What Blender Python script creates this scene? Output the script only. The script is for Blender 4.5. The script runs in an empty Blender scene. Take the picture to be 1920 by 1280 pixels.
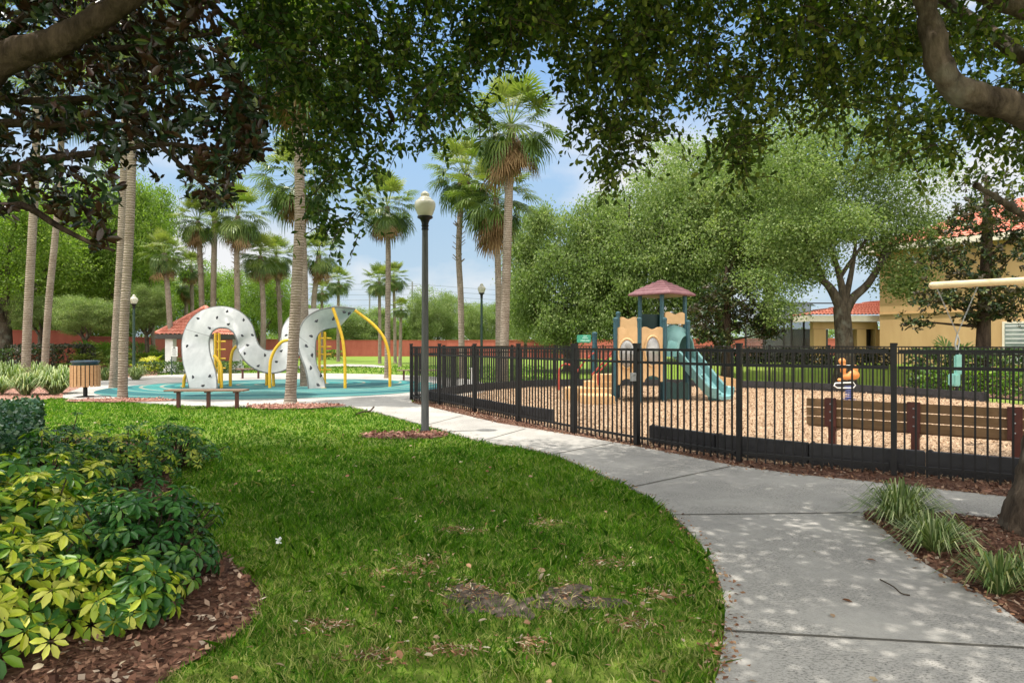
import bpy, bmesh, math, random
import numpy as np
from mathutils import Vector, Matrix
random.seed(7)
RNG = np.random.default_rng(11)
R = math.radians
C = bpy.context.scene.collection
# ------------------------------------------------------------------ camera, sky, sun, exposure
F, HZ, CH = 1226.67, 645.0, 1.5            # focal length in photo pixels, horizon row, eye height
cam_d = bpy.data.cameras.new('camera'); cam = bpy.data.objects.new('camera', cam_d); C.objects.link(cam)
cam.location = (0, 0, CH); cam.rotation_euler = (R(90), 0, 0)
cam_d.sensor_width = 36; cam_d.lens = 23.0; cam_d.shift_y = 0.0026; cam_d.clip_end = 2000; cam_d.clip_start = 0.05
bpy.context.scene.camera = cam
SUN = Vector((-0.27, -0.06, 1.0)).normalized()
SUN_STR, SKY_STR, EXPOSURE = 3.2, 0.13, 0.97
sun_d = bpy.data.lights.new('sun', 'SUN'); sun_d.energy = SUN_STR; sun_d.angle = R(0.55); sun_d.color = (1.0, 0.955, 0.88)
sun = bpy.data.objects.new('sun', sun_d); C.objects.link(sun); sun.rotation_euler = SUN.to_track_quat('Z', 'Y').to_euler(); sun.location = (0, 0, 40)
W = bpy.data.worlds.new('World'); bpy.context.scene.world = W; W.use_nodes = True
nt = W.node_tree; nt.nodes.clear()
def N(t, kind, **kw):
    n = t.nodes.new(kind)
    for k, v in kw.items(): setattr(n, k, v)
    return n
wo = N(nt, 'ShaderNodeOutputWorld'); bg = N(nt, 'ShaderNodeBackground'); bg.inputs['Strength'].default_value = SKY_STR
sky = N(nt, 'ShaderNodeTexSky', sky_type='NISHITA'); sky.sun_disc = False
sky.sun_elevation = math.asin(SUN.z); sky.sun_rotation = math.atan2(SUN.x, SUN.y); sky.air_density = 0.9; sky.dust_density = 0.6; sky.ozone_density = 1.4
tc = N(nt, 'ShaderNodeTexCoord'); sep = N(nt, 'ShaderNodeSeparateXYZ'); nt.links.new(tc.outputs['Generated'], sep.inputs[0])
zz = N(nt, 'ShaderNodeMath', operation='ADD'); zz.inputs[1].default_value = 0.16; nt.links.new(sep.outputs[2], zz.inputs[0])
dx = N(nt, 'ShaderNodeMath', operation='DIVIDE'); nt.links.new(sep.outputs[0], dx.inputs[0]); nt.links.new(zz.outputs[0], dx.inputs[1])
dy = N(nt, 'ShaderNodeMath', operation='DIVIDE'); nt.links.new(sep.outputs[1], dy.inputs[0]); nt.links.new(zz.outputs[0], dy.inputs[1])
cmb = N(nt, 'ShaderNodeCombineXYZ'); nt.links.new(dx.outputs[0], cmb.inputs[0]); nt.links.new(dy.outputs[0], cmb.inputs[1])
nz = N(nt, 'ShaderNodeTexNoise'); nz.inputs['Scale'].default_value = 1.35; nz.inputs['Detail'].default_value = 9; nz.inputs['Roughness'].default_value = 0.56
nt.links.new(cmb.outputs[0], nz.inputs['Vector'])
cr = N(nt, 'ShaderNodeValToRGB'); cr.color_ramp.elements[0].position = 0.47; cr.color_ramp.elements[1].position = 0.70
nt.links.new(nz.outputs['Fac'], cr.inputs[0])
hz = N(nt, 'ShaderNodeMapRange'); hz.inputs[1].default_value = 0.18; hz.inputs[2].default_value = 0.60; hz.inputs[3].default_value = 1.0; hz.inputs[4].default_value = 0.15
nt.links.new(sep.outputs[2], hz.inputs[0])
def mr(src, a, b, c, d):
    n = N(nt, 'ShaderNodeMapRange'); n.inputs[1].default_value = a; n.inputs[2].default_value = b; n.inputs[3].default_value = c; n.inputs[4].default_value = d; nt.links.new(src, n.inputs[0]); return n.outputs[0]
def mm(op, a, b):
    n = N(nt, 'ShaderNodeMath', operation=op)
    for i, v in enumerate((a, b)):
        if isinstance(v, (int, float)): n.inputs[i].default_value = v
        else: nt.links.new(v, n.inputs[i])
    return n.outputs[0]
# sky overhead and behind the camera brightened as added fill; thin cloud in front
sky_fill = mm('MAXIMUM', mr(sep.outputs[2], 0.50, 0.85, 0, 1), mr(sep.outputs[1], 0.25, -0.45, 0, 1))
n2 = N(nt, 'ShaderNodeTexNoise'); n2.inputs['Scale'].default_value = 2.6; n2.inputs['Detail'].default_value = 7; n2.inputs['Roughness'].default_value = 0.5
mp2 = N(nt, 'ShaderNodeMapping'); mp2.inputs['Scale'].default_value = (1, 1, 2.1); mp2.inputs['Location'].default_value = (3.1, 1.7, 0.6); nt.links.new(tc.outputs['Generated'], mp2.inputs[0]); nt.links.new(mp2.outputs[0], n2.inputs['Vector'])
cumulus = mr(n2.outputs['Fac'], 0.47, 0.60, 0, 1)
cover = mm('MULTIPLY', mm('MAXIMUM', mm('MAXIMUM', mm('MAXIMUM', mm('MULTIPLY', cr.outputs[0], 0.55), hz.outputs[0]), cumulus), mm('MULTIPLY', sky_fill, 0.75)), 0.96)
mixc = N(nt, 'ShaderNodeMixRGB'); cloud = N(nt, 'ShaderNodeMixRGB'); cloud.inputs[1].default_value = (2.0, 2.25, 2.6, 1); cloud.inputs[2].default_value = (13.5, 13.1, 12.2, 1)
thin = N(nt, 'ShaderNodeMixRGB'); el = N(nt, 'ShaderNodeMixRGB'); el.inputs[1].default_value = (2.2, 2.75, 3.15, 1); el.inputs[2].default_value = (0.92, 1.95, 3.35, 1); nt.links.new(mr(sep.outputs[2], 0.03, 0.48, 0, 1), el.inputs[0]); nt.links.new(el.outputs[0], thin.inputs[1]); thin.inputs[2].default_value = (3.6, 3.6, 3.6, 1); nt.links.new(cumulus, thin.inputs[0]); nt.links.new(thin.outputs[0], cloud.inputs[1])
nt.links.new(sky_fill, cloud.inputs[0]); nt.links.new(cloud.outputs[0], mixc.inputs[2])
nt.links.new(cover, mixc.inputs[0]); nt.links.new(sky.outputs[0], mixc.inputs[1])
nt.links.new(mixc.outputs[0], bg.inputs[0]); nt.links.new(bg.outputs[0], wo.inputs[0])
S = bpy.context.scene
S.view_settings.view_transform = 'Standard'; S.view_settings.look = 'None'; S.view_settings.gamma = 1; S.view_settings.exposure = EXPOSURE
S.cycles.max_bounces = 6; S.cycles.diffuse_bounces = 3; S.cycles.glossy_bounces = 2; S.cycles.transmission_bounces = 4; S.cycles.transparent_max_bounces = 8
S.cycles.use_adaptive_sampling = True

# ------------------------------------------------------------------ helpers
def g(x, y, z=0.0):
    "ground point seen at photo pixel x, y"
    d = F*(CH-z)/(y-HZ); return ((x-960)/F*d, d, z)
def pd(x, y, d):
    return ((x-960)/F*d, d, CH-(y-HZ)/F*d)
def mat(name, build):
    m = bpy.data.materials.new(name); m.use_nodes = True; t = m.node_tree; t.nodes.clear()
    o = N(t, 'ShaderNodeOutputMaterial'); sh = build(t); t.links.new(sh, o.inputs[0]); return m
def ramp(t, fac, cols):
    r = N(t, 'ShaderNodeValToRGB'); e = r.color_ramp.elements
    while len(e) < len(cols): e.new(0.5)
    for i, c in enumerate(cols):
        p = i/(len(cols)-1) if len(c) == 3 else c[3]
        e[i].position = p; e[i].color = (c[0], c[1], c[2], 1)
    t.links.new(fac, r.inputs[0]); return r.outputs[0]
def noise(t, scale, detail=4, rough=0.55, stretch=None, coord='Object', dist=0.0):
    tc = N(t, 'ShaderNodeTexCoord'); v = tc.outputs[coord]
    if stretch:
        mp = N(t, 'ShaderNodeMapping'); mp.inputs['Scale'].default_value = stretch; t.links.new(v, mp.inputs[0]); v = mp.outputs[0]
    n = N(t, 'ShaderNodeTexNoise'); n.inputs['Scale'].default_value = scale; n.inputs['Detail'].default_value = detail
    n.inputs['Roughness'].default_value = rough; n.inputs['Distortion'].default_value = dist
    t.links.new(v, n.inputs['Vector']); return n.outputs['Fac']
def prin(t, col, rough=0.6, spec=0.3, metal=0.0, normal=None):
    p = N(t, 'ShaderNodeBsdfPrincipled')
    if isinstance(col, tuple): p.inputs['Base Color'].default_value = (*col, 1)
    else: t.links.new(col, p.inputs['Base Color'])
    if isinstance(rough, (int, float)): p.inputs['Roughness'].default_value = rough
    else: t.links.new(rough, p.inputs['Roughness'])
    p.inputs['Specular IOR Level'].default_value = spec; p.inputs['Metallic'].default_value = metal
    if normal is not None: t.links.new(normal, p.inputs['Normal'])
    return p
def bump(t, h, strength=0.4, dist=0.02):
    b = N(t, 'ShaderNodeBump'); b.inputs['Strength'].default_value = strength; b.inputs['Distance'].default_value = dist
    t.links.new(h, b.inputs['Height']); return b.outputs[0]
def mixc_(t, fac, a, b, mode='MIX'):
    m = N(t, 'ShaderNodeMixRGB', blend_type=mode)
    for k, v in ((0, fac), (1, a), (2, b)):
        if isinstance(v, (int, float)): m.inputs[k].default_value = v
        elif isinstance(v, tuple): m.inputs[k].default_value = (*v, 1)
        else: t.links.new(v, m.inputs[k])
    return m.outputs[0]
def plain(name, a, b=None, scale=6, rough=0.5, spec=0.3, bmp=0.15, stretch=None, metal=0.0, dist=0.01):
    b = b or tuple(min(1, c*1.25) for c in a)
    def f(t):
        n = noise(t, scale, 5, 0.6, stretch); c = ramp(t, n, [(*a, 0.3), (*b, 0.7)])
        return prin(t, c, rough, spec, metal, bump(t, n, bmp, dist)).outputs[0]
    return mat(name, f)
def leafmat(name, cols, trans=0.35, rough=0.45, spec=0.35, back=None, tint=(1.25, 1.5, 0.45)):
    def f(t):
        a = N(t, 'ShaderNodeAttribute', attribute_name='rnd'); c = ramp(t, a.outputs['Fac'], cols)
        tr = N(t, 'ShaderNodeBsdfTranslucent'); t.links.new(mixc_(t, 1.0, c, tint, 'MULTIPLY'), tr.inputs[0])
        if back:
            ge = N(t, 'ShaderNodeNewGeometry'); c = mixc_(t, ge.outputs['Backfacing'], c, back)
        p = prin(t, c, rough, spec); m = N(t, 'ShaderNodeMixShader'); m.inputs[0].default_value = trans
        t.links.new(p.outputs[0], m.inputs[1]); t.links.new(tr.outputs[0], m.inputs[2]); return m.outputs[0]
    return mat(name, f)
def tag(o, label=None, cat=None, group=None, kind=None):
    if label: o['label'] = label
    if cat: o['category'] = cat
    if group: o['group'] = group
    if kind: o['kind'] = kind
    return o
def empty(name, loc, label, cat, group=None):
    o = bpy.data.objects.new(name, None); C.objects.link(o); o.location = loc; o.empty_display_size = 0.3
    return tag(o, label, cat, group)
def rootloc(o):
    while o.parent: o = o.parent
    return np.array(o.location)
def npmesh(name, V, faces_idx, per, m, parent=None, rnd=None, smooth=False):
    "V (n,3); faces_idx flat int array, per = corners of each face (int)"
    V = np.asarray(V, dtype=np.float32)
    if parent is not None: V = V - rootloc(parent).astype(np.float32)
    me = bpy.data.meshes.new(name); me.vertices.add(len(V)); me.vertices.foreach_set('co', V.ravel())
    nf = len(faces_idx)//per
    me.loops.add(len(faces_idx)); me.loops.foreach_set('vertex_index', np.asarray(faces_idx, dtype=np.int32))
    me.polygons.add(nf); me.polygons.foreach_set('loop_start', np.arange(0, nf*per, per, dtype=np.int32))
    me.polygons.foreach_set('loop_total', np.full(nf, per, dtype=np.int32))
    if smooth: me.polygons.foreach_set('use_smooth', np.ones(nf, dtype=bool))
    if rnd is not None:
        at = me.attributes.new('rnd', 'FLOAT', 'FACE'); at.data.foreach_set('value', np.asarray(rnd, dtype=np.float32))
    me.update(calc_edges=True); me.materials.append(m)
    o = bpy.data.objects.new(name, me); C.objects.link(o)
    if parent is not None: o.parent = parent
    return o
class MB:
    def __init__(s): s.v = []; s.f = []
    def add(s, vs, fs):
        b = len(s.v); s.v += [tuple(v) for v in vs]; s.f += [tuple(i+b for i in f) for f in fs]; return s
    def box(s, c, size, rz=0.0, M=None):
        x, y, z = (k/2 for k in size)
        vs = [Vector((a*x, b*y, d*z)) for d in (-1, 1) for b in (-1, 1) for a in (-1, 1)]
        T = Matrix.Translation(c) @ (M.to_4x4() if M else Matrix.Rotation(rz, 4, 'Z'))
        return s.add([T @ v for v in vs], [(0, 2, 3, 1), (4, 5, 7, 6), (0, 1, 5, 4), (2, 6, 7, 3), (0, 4, 6, 2), (1, 3, 7, 5)])
    def bar(s, a, b, w, h):
        "box beam from a to b, w sideways, h up"
        a, b = Vector(a), Vector(b); d = b-a; L = d.length; x = d.normalized(); up = Vector((0, 0, 1))
        y = up.cross(x)
        y = Vector((0, 1, 0)) if y.length < 1e-4 else y.normalized()
        z = x.cross(y); M = Matrix((x, y, z)).transposed()
        return s.box((a+b)/2, (L, w, h), M=M)
    def tube(s, pts, rad, n=10, cap=True):
        P = [Vector(p) for p in pts]; k = len(P)
        rad = [rad]*k if isinstance(rad, (int, float)) else rad
        vs = []; fs = []; ref = None
        for i in range(k):
            t = (P[min(i+1, k-1)]-P[max(i-1, 0)]).normalized()
            if ref is None: ref = Vector((0, 0, 1)) if abs(t.z) < 0.9 else Vector((1, 0, 0))
            u = (ref-t*ref.dot(t))
            u = u.normalized() if u.length > 1e-5 else t.orthogonal().normalized()
            ref = u; w = t.cross(u)
            for j in range(n):
                a = 2*math.pi*j/n; vs.append(P[i]+(u*math.cos(a)+w*math.sin(a))*rad[i])
        for i in range(k-1):
            for j in range(n):
                fs.append((i*n+j, i*n+(j+1) % n, (i+1)*n+(j+1) % n, (i+1)*n+j))
        if cap: fs += [tuple(range(n-1, -1, -1)), tuple(range((k-1)*n, k*n))]
        return s.add(vs, fs)
    def lathe(s, c, prof, n=20, rot=0.0, sx=1, sy=1):
        vs = []; fs = []; k = len(prof)
        for r, z in prof:
            for j in range(n):
                a = rot+2*math.pi*j/n; vs.append((c[0]+r*sx*math.cos(a), c[1]+r*sy*math.sin(a), c[2]+z))
        for i in range(k-1):
            for j in range(n): fs.append((i*n+j, i*n+(j+1) % n, (i+1)*n+(j+1) % n, (i+1)*n+j))
        if prof[0][0] > 1e-4: fs.append(tuple(range(n-1, -1, -1)))
        if prof[-1][0] > 1e-4: fs.append(tuple(range((k-1)*n, k*n)))
        return s.add(vs, fs)
    def ball(s, c, r, n=14, M=None):
        r = (r, r, r) if isinstance(r, (int, float)) else r; k = n//2+1; vs = []; fs = []
        for i in range(k):
            a = -math.pi/2+math.pi*i/(k-1)
            for j in range(n):
                b = 2*math.pi*j/n; v = Vector((math.cos(a)*math.cos(b)*r[0], math.cos(a)*math.sin(b)*r[1], math.sin(a)*r[2]))
                vs.append((M @ v if M else v)+Vector(c))
        for i in range(k-1):
            for j in range(n): fs.append((i*n+j, i*n+(j+1) % n, (i+1)*n+(j+1) % n, (i+1)*n+j))
        return s.add(vs, fs)
    def prism(s, poly, o, x, z, th):
        "2-D outline poly on axes x, z from o, thickness th along x cross z (both ways)"
        o, x, z = Vector(o), Vector(x).normalized(), Vector(z).normalized(); y = x.cross(z)
        k = len(poly); vs = [o+x*a+z*b+y*(th/2) for a, b in poly]+[o+x*a+z*b-y*(th/2) for a, b in poly]
        fs = [tuple(range(k)), tuple(range(2*k-1, k-1, -1))]+[(i, i+k, (i+1) % k+k, (i+1) % k) for i in range(k)]
        return s.add(vs, fs)
    def build(s, name, m, parent=None, smooth=False, bev=0.0):
        off = Vector(rootloc(parent)) if parent is not None else Vector((0, 0, 0))
        me = bpy.data.meshes.new(name); me.from_pydata([Vector(v)-off for v in s.v], [], s.f)
        bm = bmesh.new(); bm.from_mesh(me)
        if bev: bmesh.ops.bevel(bm, geom=[e for e in bm.edges if e.calc_face_angle(0) > 0.6], offset=bev, segments=2, affect='EDGES', clamp_overlap=True)
        bmesh.ops.recalc_face_normals(bm, faces=bm.faces)
        bm.to_mesh(me); bm.free()
        if smooth:
            me.polygons.foreach_set('use_smooth', np.ones(len(me.polygons), dtype=bool))
            me.set_sharp_from_angle(angle=R(40))
        me.materials.append(m); o = bpy.data.objects.new(name, me); C.objects.link(o)
        if parent is not None: o.parent = parent
        return o
def copytree(o, parent=None):
    c = o.copy(); C.objects.link(c)
    if parent is not None: c.parent = parent
    for ch in list(o.children): copytree(ch, c)
    return c
def sheet(name, pts, z, m, kind='structure', thick=0.0, res=None):
    "flat ground sheet from a world outline; with thick it gets side faces"
    mb = MB(); k = len(pts)
    vs = [(p[0], p[1], z) for p in pts]; fs = [tuple(range(k))]
    if thick:
        vs += [(p[0], p[1], z-thick) for p in pts]; fs += [(i, (i+1) % k, (i+1) % k+k, i+k) for i in range(k)]
    mb.add(vs, fs); o = mb.build(name, m); o['kind'] = kind
    return o
def smoothpoly(pts, n=4, closed=True):
    P = [np.array(p[:2]) for p in pts]; out = []; k = len(P)
    for i in range(k if closed else k-1):
        p0, p1, p2, p3 = (P[(i-1) % k], P[i], P[(i+1) % k], P[(i+2) % k]) if closed else (P[max(i-1, 0)], P[i], P[i+1], P[min(i+2, k-1)])
        for j in range(n):
            t = j/n; out.append(tuple(0.5*((2*p1)+(-p0+p2)*t+(2*p0-5*p1+4*p2-p3)*t*t+(-p0+3*p1-3*p2+p3)*t**3)))
    if not closed: out.append(tuple(P[-1]))
    return out
def catmull3(pts, n=6):
    P = [np.array(p, float) for p in pts]; out = []; k = len(P)
    for i in range(k-1):
        p0, p1, p2, p3 = P[max(i-1, 0)], P[i], P[i+1], P[min(i+2, k-1)]
        for j in range(n):
            t = j/n; out.append(0.5*((2*p1)+(-p0+p2)*t+(2*p0-5*p1+4*p2-p3)*t*t+(-p0+3*p1-3*p2+p3)*t**3))
    out.append(P[-1]); return out
def blob(cx, cy, rx, ry, seed=0, n=28, w=0.16):
    r = random.Random(seed); ph = [r.uniform(0, 6.28) for _ in range(4)]
    out = []
    for i in range(n):
        a = 2*math.pi*i/n; k = 1+w*(math.sin(2*a+ph[0])+0.7*math.sin(3*a+ph[1])+0.5*math.sin(5*a+ph[2])+0.4*math.sin(9*a+ph[3]))*0.5
        out.append((cx+rx*k*math.cos(a), cy+ry*k*math.sin(a)))
    return out
def inside(px, py, poly):
    res = np.zeros(len(px), bool); k = len(poly)
    for i in range(k):
        x0, y0 = poly[i][:2]; x1, y1 = poly[(i+1) % k][:2]
        if y0 == y1: continue
        c = ((y0 > py) != (y1 > py)) & (px < (x1-x0)*(py-y0)/(y1-y0)+x0); res ^= c
    return res
def unit(a): return a/np.maximum(np.linalg.norm(a, axis=1, keepdims=True), 1e-9)
def leafmesh(name, m, P, A, Nn, L, Wd, parent=None, rnd=None, hexa=False, droop=0.12):
    "P leaf bases, A leaf directions, Nn rough normals, L lengths, Wd half widths"
    A = unit(A); Nn = unit(Nn-A*np.sum(Nn*A, 1, keepdims=True)); Sd = np.cross(Nn, A); n = len(P)
    L = np.broadcast_to(np.asarray(L, float), (n,))[:, None]; Wd = np.broadcast_to(np.asarray(Wd, float), (n,))[:, None]
    rnd = RNG.random(n) if rnd is None else rnd
    if not hexa:
        V = np.stack([P, P+A*L*.5+Sd*Wd, P+A*L-Nn*L*droop, P+A*L*.5-Sd*Wd], 1).reshape(-1, 3)
        return npmesh(name, V, np.arange(4*n), 4, m, parent, rnd)
    V = np.stack([P, P+A*L*.3+Sd*Wd*.85+Nn*Wd*.25, P+A*L*.68+Sd*Wd+Nn*(Wd*.25-L*droop*.4), P+A*L-Nn*L*droop,
                  P+A*L*.68-Sd*Wd+Nn*(Wd*.25-L*droop*.4), P+A*L*.3-Sd*Wd*.85+Nn*Wd*.25], 1).reshape(-1, 3)
    b = np.arange(n)[:, None]*6; fi = np.concatenate([b+np.array([[0, 3, 2, 1]]), b+np.array([[0, 5, 4, 3]])], 1).ravel()
    r2 = np.repeat(rnd, 2); r2[1::2] = np.clip(r2[1::2]+RNG.normal(0, .06, n), 0, 1)
    return npmesh(name, V, fi, 4, m, parent, r2)
def rdir(n, up=0.0):
    v = RNG.normal(size=(n, 3)); v[:, 2] += up; return unit(v)

# ------------------------------------------------------------------ materials
def _lawn(t):
    n1 = noise(t, 0.55, 5, 0.6); n2 = noise(t, 9, 6, 0.7); n3 = noise(t, 60, 3, 0.7)
    c = ramp(t, n1, [(0.10, 0.165, 0.018, .3), (0.18, 0.22, 0.04, .55), (0.26, 0.25, 0.08, .8)])
    c = mixc_(t, 0.5, c, ramp(t, n2, [(0.04, 0.11, 0.006, .3), (0.16, 0.25, 0.03, .75)]))
    c = mixc_(t, ramp(t, n3, [(0, 0, 0, .35), (1, 1, 1, .7)]), c, mixc_(t, 0.5, c, (0.16, 0.22, 0.03)))
    return prin(t, c, 0.85, 0.15, 0, bump(t, n3, 0.6, 0.03)).outputs[0]
M_lawn = mat('lawn', _lawn)
def _conc(t):
    n1 = noise(t, 0.9, 6, 0.62); n2 = noise(t, 14, 5, 0.7); n3 = noise(t, 150, 2, 0.6); n4 = noise(t, 45, 4, 0.75, (1, 2.2, 1))
    c = ramp(t, n1, [(0.28, 0.262, 0.235, .3), (0.42, 0.395, 0.35, .62)])
    c = mixc_(t, 0.35, c, ramp(t, n2, [(0.24, 0.235, 0.22, .3), (0.42, 0.40, 0.37, .65)]))
    c = mixc_(t, ramp(t, n3, [(0, 0, 0, .5), (.5, .5, .5, .75)]), c, (0.17, 0.165, 0.155))
    c = mixc_(t, 0.22, c, ramp(t, noise(t, 0.35, 2, .4), [(0.22, 0.21, 0.195, .4), (0.46, 0.435, 0.39, .6)]))
    dirt = mixc_(t, 1.0, ramp(t, n4, [(0, 0, 0, .50), (1, 1, 1, .62)]), ramp(t, noise(t, 1.6, 3, .5), [(0, 0, 0, .40), (.9, .9, .9, .58)]), 'MULTIPLY')
    c = mixc_(t, dirt, c, (0.10, 0.095, 0.085))
    return prin(t, c, 0.85, 0.25, 0, bump(t, n3, 0.25, 0.006)).outputs[0]
M_conc = mat('concrete', _conc)
def _mulch(cols, sc):
    def f(t):
        v = N(t, 'ShaderNodeTexVoronoi'); v.inputs['Scale'].default_value = sc; tcn = N(t, 'ShaderNodeTexCoord')
        mp = N(t, 'ShaderNodeMapping'); mp.inputs['Scale'].default_value = (1, 1.7, 1); t.links.new(tcn.outputs['Object'], mp.inputs[0]); t.links.new(mp.outputs[0], v.inputs['Vector'])
        s = N(t, 'ShaderNodeSeparateColor'); t.links.new(v.outputs['Color'], s.inputs[0])
        c = ramp(t, s.outputs[0], cols); c = mixc_(t, 0.35, c, ramp(t, noise(t, 1.1, 4), [(*cols[0][:3], .3), (*cols[-1][:3], .7)]))
        return prin(t, c, 0.9, 0.15, 0, bump(t, s.outputs[1], 0.8, 0.03)).outputs[0]
    return f
M_mulch = mat('bark_mulch', _mulch([(0.06, 0.028, 0.018), (0.13, 0.06, 0.038), (0.22, 0.12, 0.08)], 34))
M_mulch_red = mat('red_mulch', _mulch([(0.16, 0.07, 0.05), (0.28, 0.14, 0.10), (0.42, 0.26, 0.20)], 26))
M_chips = mat('playground_chips', _mulch([(0.22, 0.135, 0.08), (0.35, 0.235, 0.145), (0.52, 0.38, 0.25)], 42))
def _rubber(t):
    tcn = N(t, 'ShaderNodeTexCoord'); mp = N(t, 'ShaderNodeMapping'); mp.inputs['Location'].default_value = (8.2, -24.2, 0); t.links.new(tcn.outputs['Object'], mp.inputs[0])
    w = N(t, 'ShaderNodeTexWave', wave_type='RINGS', rings_direction='Z'); w.inputs['Scale'].default_value = 0.10; w.inputs['Distortion'].default_value = 5.5
    w.inputs['Detail'].default_value = 1.2; w.inputs['Detail Scale'].default_value = 0.35; t.links.new(mp.outputs[0], w.inputs[0])
    r = N(t, 'ShaderNodeValToRGB'); r.color_ramp.interpolation = 'CONSTANT'; e = r.color_ramp.elements
    cols = [(0, (0.008, 0.075, 0.085)), (.14, (0.016, 0.15, 0.15)), (.30, (0.24, 0.23, 0.18)), (.38, (0.030, 0.19, 0.175)), (.56, (0.010, 0.10, 0.11)), (.70, (0.02, 0.16, 0.155)), (.86, (0.27, 0.255, 0.20)), (.93, (0.03, 0.19, 0.175))]
    while len(e) < len(cols): e.new(.5)
    for k, (p, c) in enumerate(cols): e[k].position = p; e[k].color = (*c, 1)
    t.links.new(w.outputs['Fac'], r.inputs[0]); n = noise(t, 120, 3)
    c = mixc_(t, 0.2, r.outputs[0], ramp(t, noise(t, 2.0, 5), [(0.01, 0.06, 0.065, .3), (0.07, 0.2, 0.19, .7)]))
    return prin(t, c, 0.75, 0.25, 0, bump(t, n, 0.2, 0.005)).outputs[0]
M_rubber = mat('rubber_play_surface', _rubber)
M_black = plain('black_paint', (0.006, 0.006, 0.0065), (0.013, 0.012, 0.011), 30, 0.5, 0.28, 0.05)
M_post = plain('lamp_post_paint', (0.045, 0.047, 0.045), (0.075, 0.076, 0.07), 22, 0.5, 0.4, 0.1, (1, 1, .2))
M_darkgreen = plain('dark_green_paint', (0.012, 0.035, 0.025), (0.02, 0.05, 0.035), 20, 0.45, 0.4, 0.05)
def _globe(t):
    n = noise(t, 5, 3); c = ramp(t, n, [(0.55, 0.53, 0.42, .3), (0.72, 0.70, 0.60, .7)])
    tcn = N(t, 'ShaderNodeTexCoord'); w = N(t, 'ShaderNodeTexWave', bands_direction='Z'); w.inputs['Scale'].default_value = 16; t.links.new(tcn.outputs['Object'], w.inputs[0])
    p = prin(t, c, 0.25, 0.5, 0, bump(t, w.outputs['Fac'], 0.08, 0.01)); p.inputs['Transmission Weight'].default_value = 0.0
    tr = N(t, 'ShaderNodeBsdfTranslucent'); t.links.new(c, tr.inputs[0]); m = N(t, 'ShaderNodeMixShader'); m.inputs[0].default_value = 0.4
    t.links.new(p.outputs[0], m.inputs[1]); t.links.new(tr.outputs[0], m.inputs[2]); return m.outputs[0]
M_globe = mat('milky_globe', _globe)
M_palmbark = None
def _palmbark(t):
    tcn = N(t, 'ShaderNodeTexCoord'); n = noise(t, 3.0, 6, .7)
    mp = N(t, 'ShaderNodeMapping'); mp.inputs['Scale'].default_value = (.35, .35, 1); t.links.new(tcn.outputs['Object'], mp.inputs[0])
    w = N(t, 'ShaderNodeTexWave', bands_direction='Z'); w.inputs['Scale'].default_value = 4.6; w.inputs['Distortion'].default_value = 5.0; w.inputs['Detail'].default_value = 4; w.inputs['Detail Scale'].default_value = 2.2
    t.links.new(mp.outputs[0], w.inputs[0])
    c = ramp(t, n, [(0.20, 0.155, 0.115, .3), (0.33, 0.275, 0.22, .7)]); c = mixc_(t, ramp(t, w.outputs['Fac'], [(.55, .55, .55, 0), (0, 0, 0, .3)]), c, (0.11, 0.085, 0.06))
    return prin(t, c, 0.9, 0.15, 0, bump(t, w.outputs['Fac'], 0.7, 0.03)).outputs[0]
M_palmbark = mat('palm_bark', _palmbark)
def _bark(a, b, lichen=None):
    def f(t):
        n = noise(t, 9, 7, .7, (1, 1, .28)); n2 = noise(t, 3, 4); c = ramp(t, n, [(*a, .35), (*b, .68)])
        if lichen: c = mixc_(t, ramp(t, n2, [(0, 0, 0, .52), (.65, .65, .65, .7)]), c, lichen)
        return prin(t, c, 0.92, 0.12, 0, bump(t, n, 0.9, 0.05)).outputs[0]
    return f
M_oakbark = mat('oak_bark', _bark((0.035, 0.028, 0.02), (0.12, 0.095, 0.07), (0.17, 0.17, 0.14)))
M_limb_pale = mat('pale_oak_bark', _bark((0.028, 0.02, 0.014), (0.14, 0.105, 0.075), (0.22, 0.20, 0.155)))
M_limb = mat('dark_bark', _bark((0.022, 0.015, 0.010), (0.095, 0.066, 0.046)))
M_branch = plain('twig_bark', (0.035, 0.026, 0.018), (0.07, 0.05, 0.035), 20, 0.9, 0.1, 0.4)
M_palmleaf = leafmat('palm_frond', [(0.05, 0.10, 0.018, 0), (0.12, 0.175, 0.032, .5), (0.25, 0.275, 0.075, 1)], 0.30, 0.4, 0.4, None, (1.15, 1.3, .5))
M_palmdead = leafmat('dead_frond', [(0.13, 0.075, 0.035, 0), (0.25, 0.16, 0.08, .6), (0.36, 0.26, 0.14, 1)], 0.2, 0.8, 0.15, None, (1.2, 1.0, .6))
M_oakleaf = leafmat('oak_leaf', [(0.07, 0.13, 0.02, 0), (0.15, 0.23, 0.035, .5), (0.28, 0.35, 0.08, 1)], 0.48, 0.5, 0.3)
M_oakpale = leafmat('pale_oak_leaf', [(0.075, 0.13, 0.034, 0), (0.165, 0.23, 0.068, .5), (0.35, 0.40, 0.17, 1)], 0.40, 0.55, 0.25, None, (1.12, 1.28, .55))
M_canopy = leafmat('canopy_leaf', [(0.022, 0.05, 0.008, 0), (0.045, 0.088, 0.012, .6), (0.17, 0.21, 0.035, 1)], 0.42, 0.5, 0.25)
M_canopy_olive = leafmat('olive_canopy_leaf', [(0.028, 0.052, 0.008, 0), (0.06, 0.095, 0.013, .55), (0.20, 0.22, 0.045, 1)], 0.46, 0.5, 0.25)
M_magleaf = leafmat('magnolia_leaf', [(0.010, 0.024, 0.009, 0), (0.018, 0.038, 0.012, .85), (0.10, 0.12, 0.03, 1)], 0.10, 0.3, 0.4, (0.040, 0.017, 0.010))
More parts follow.
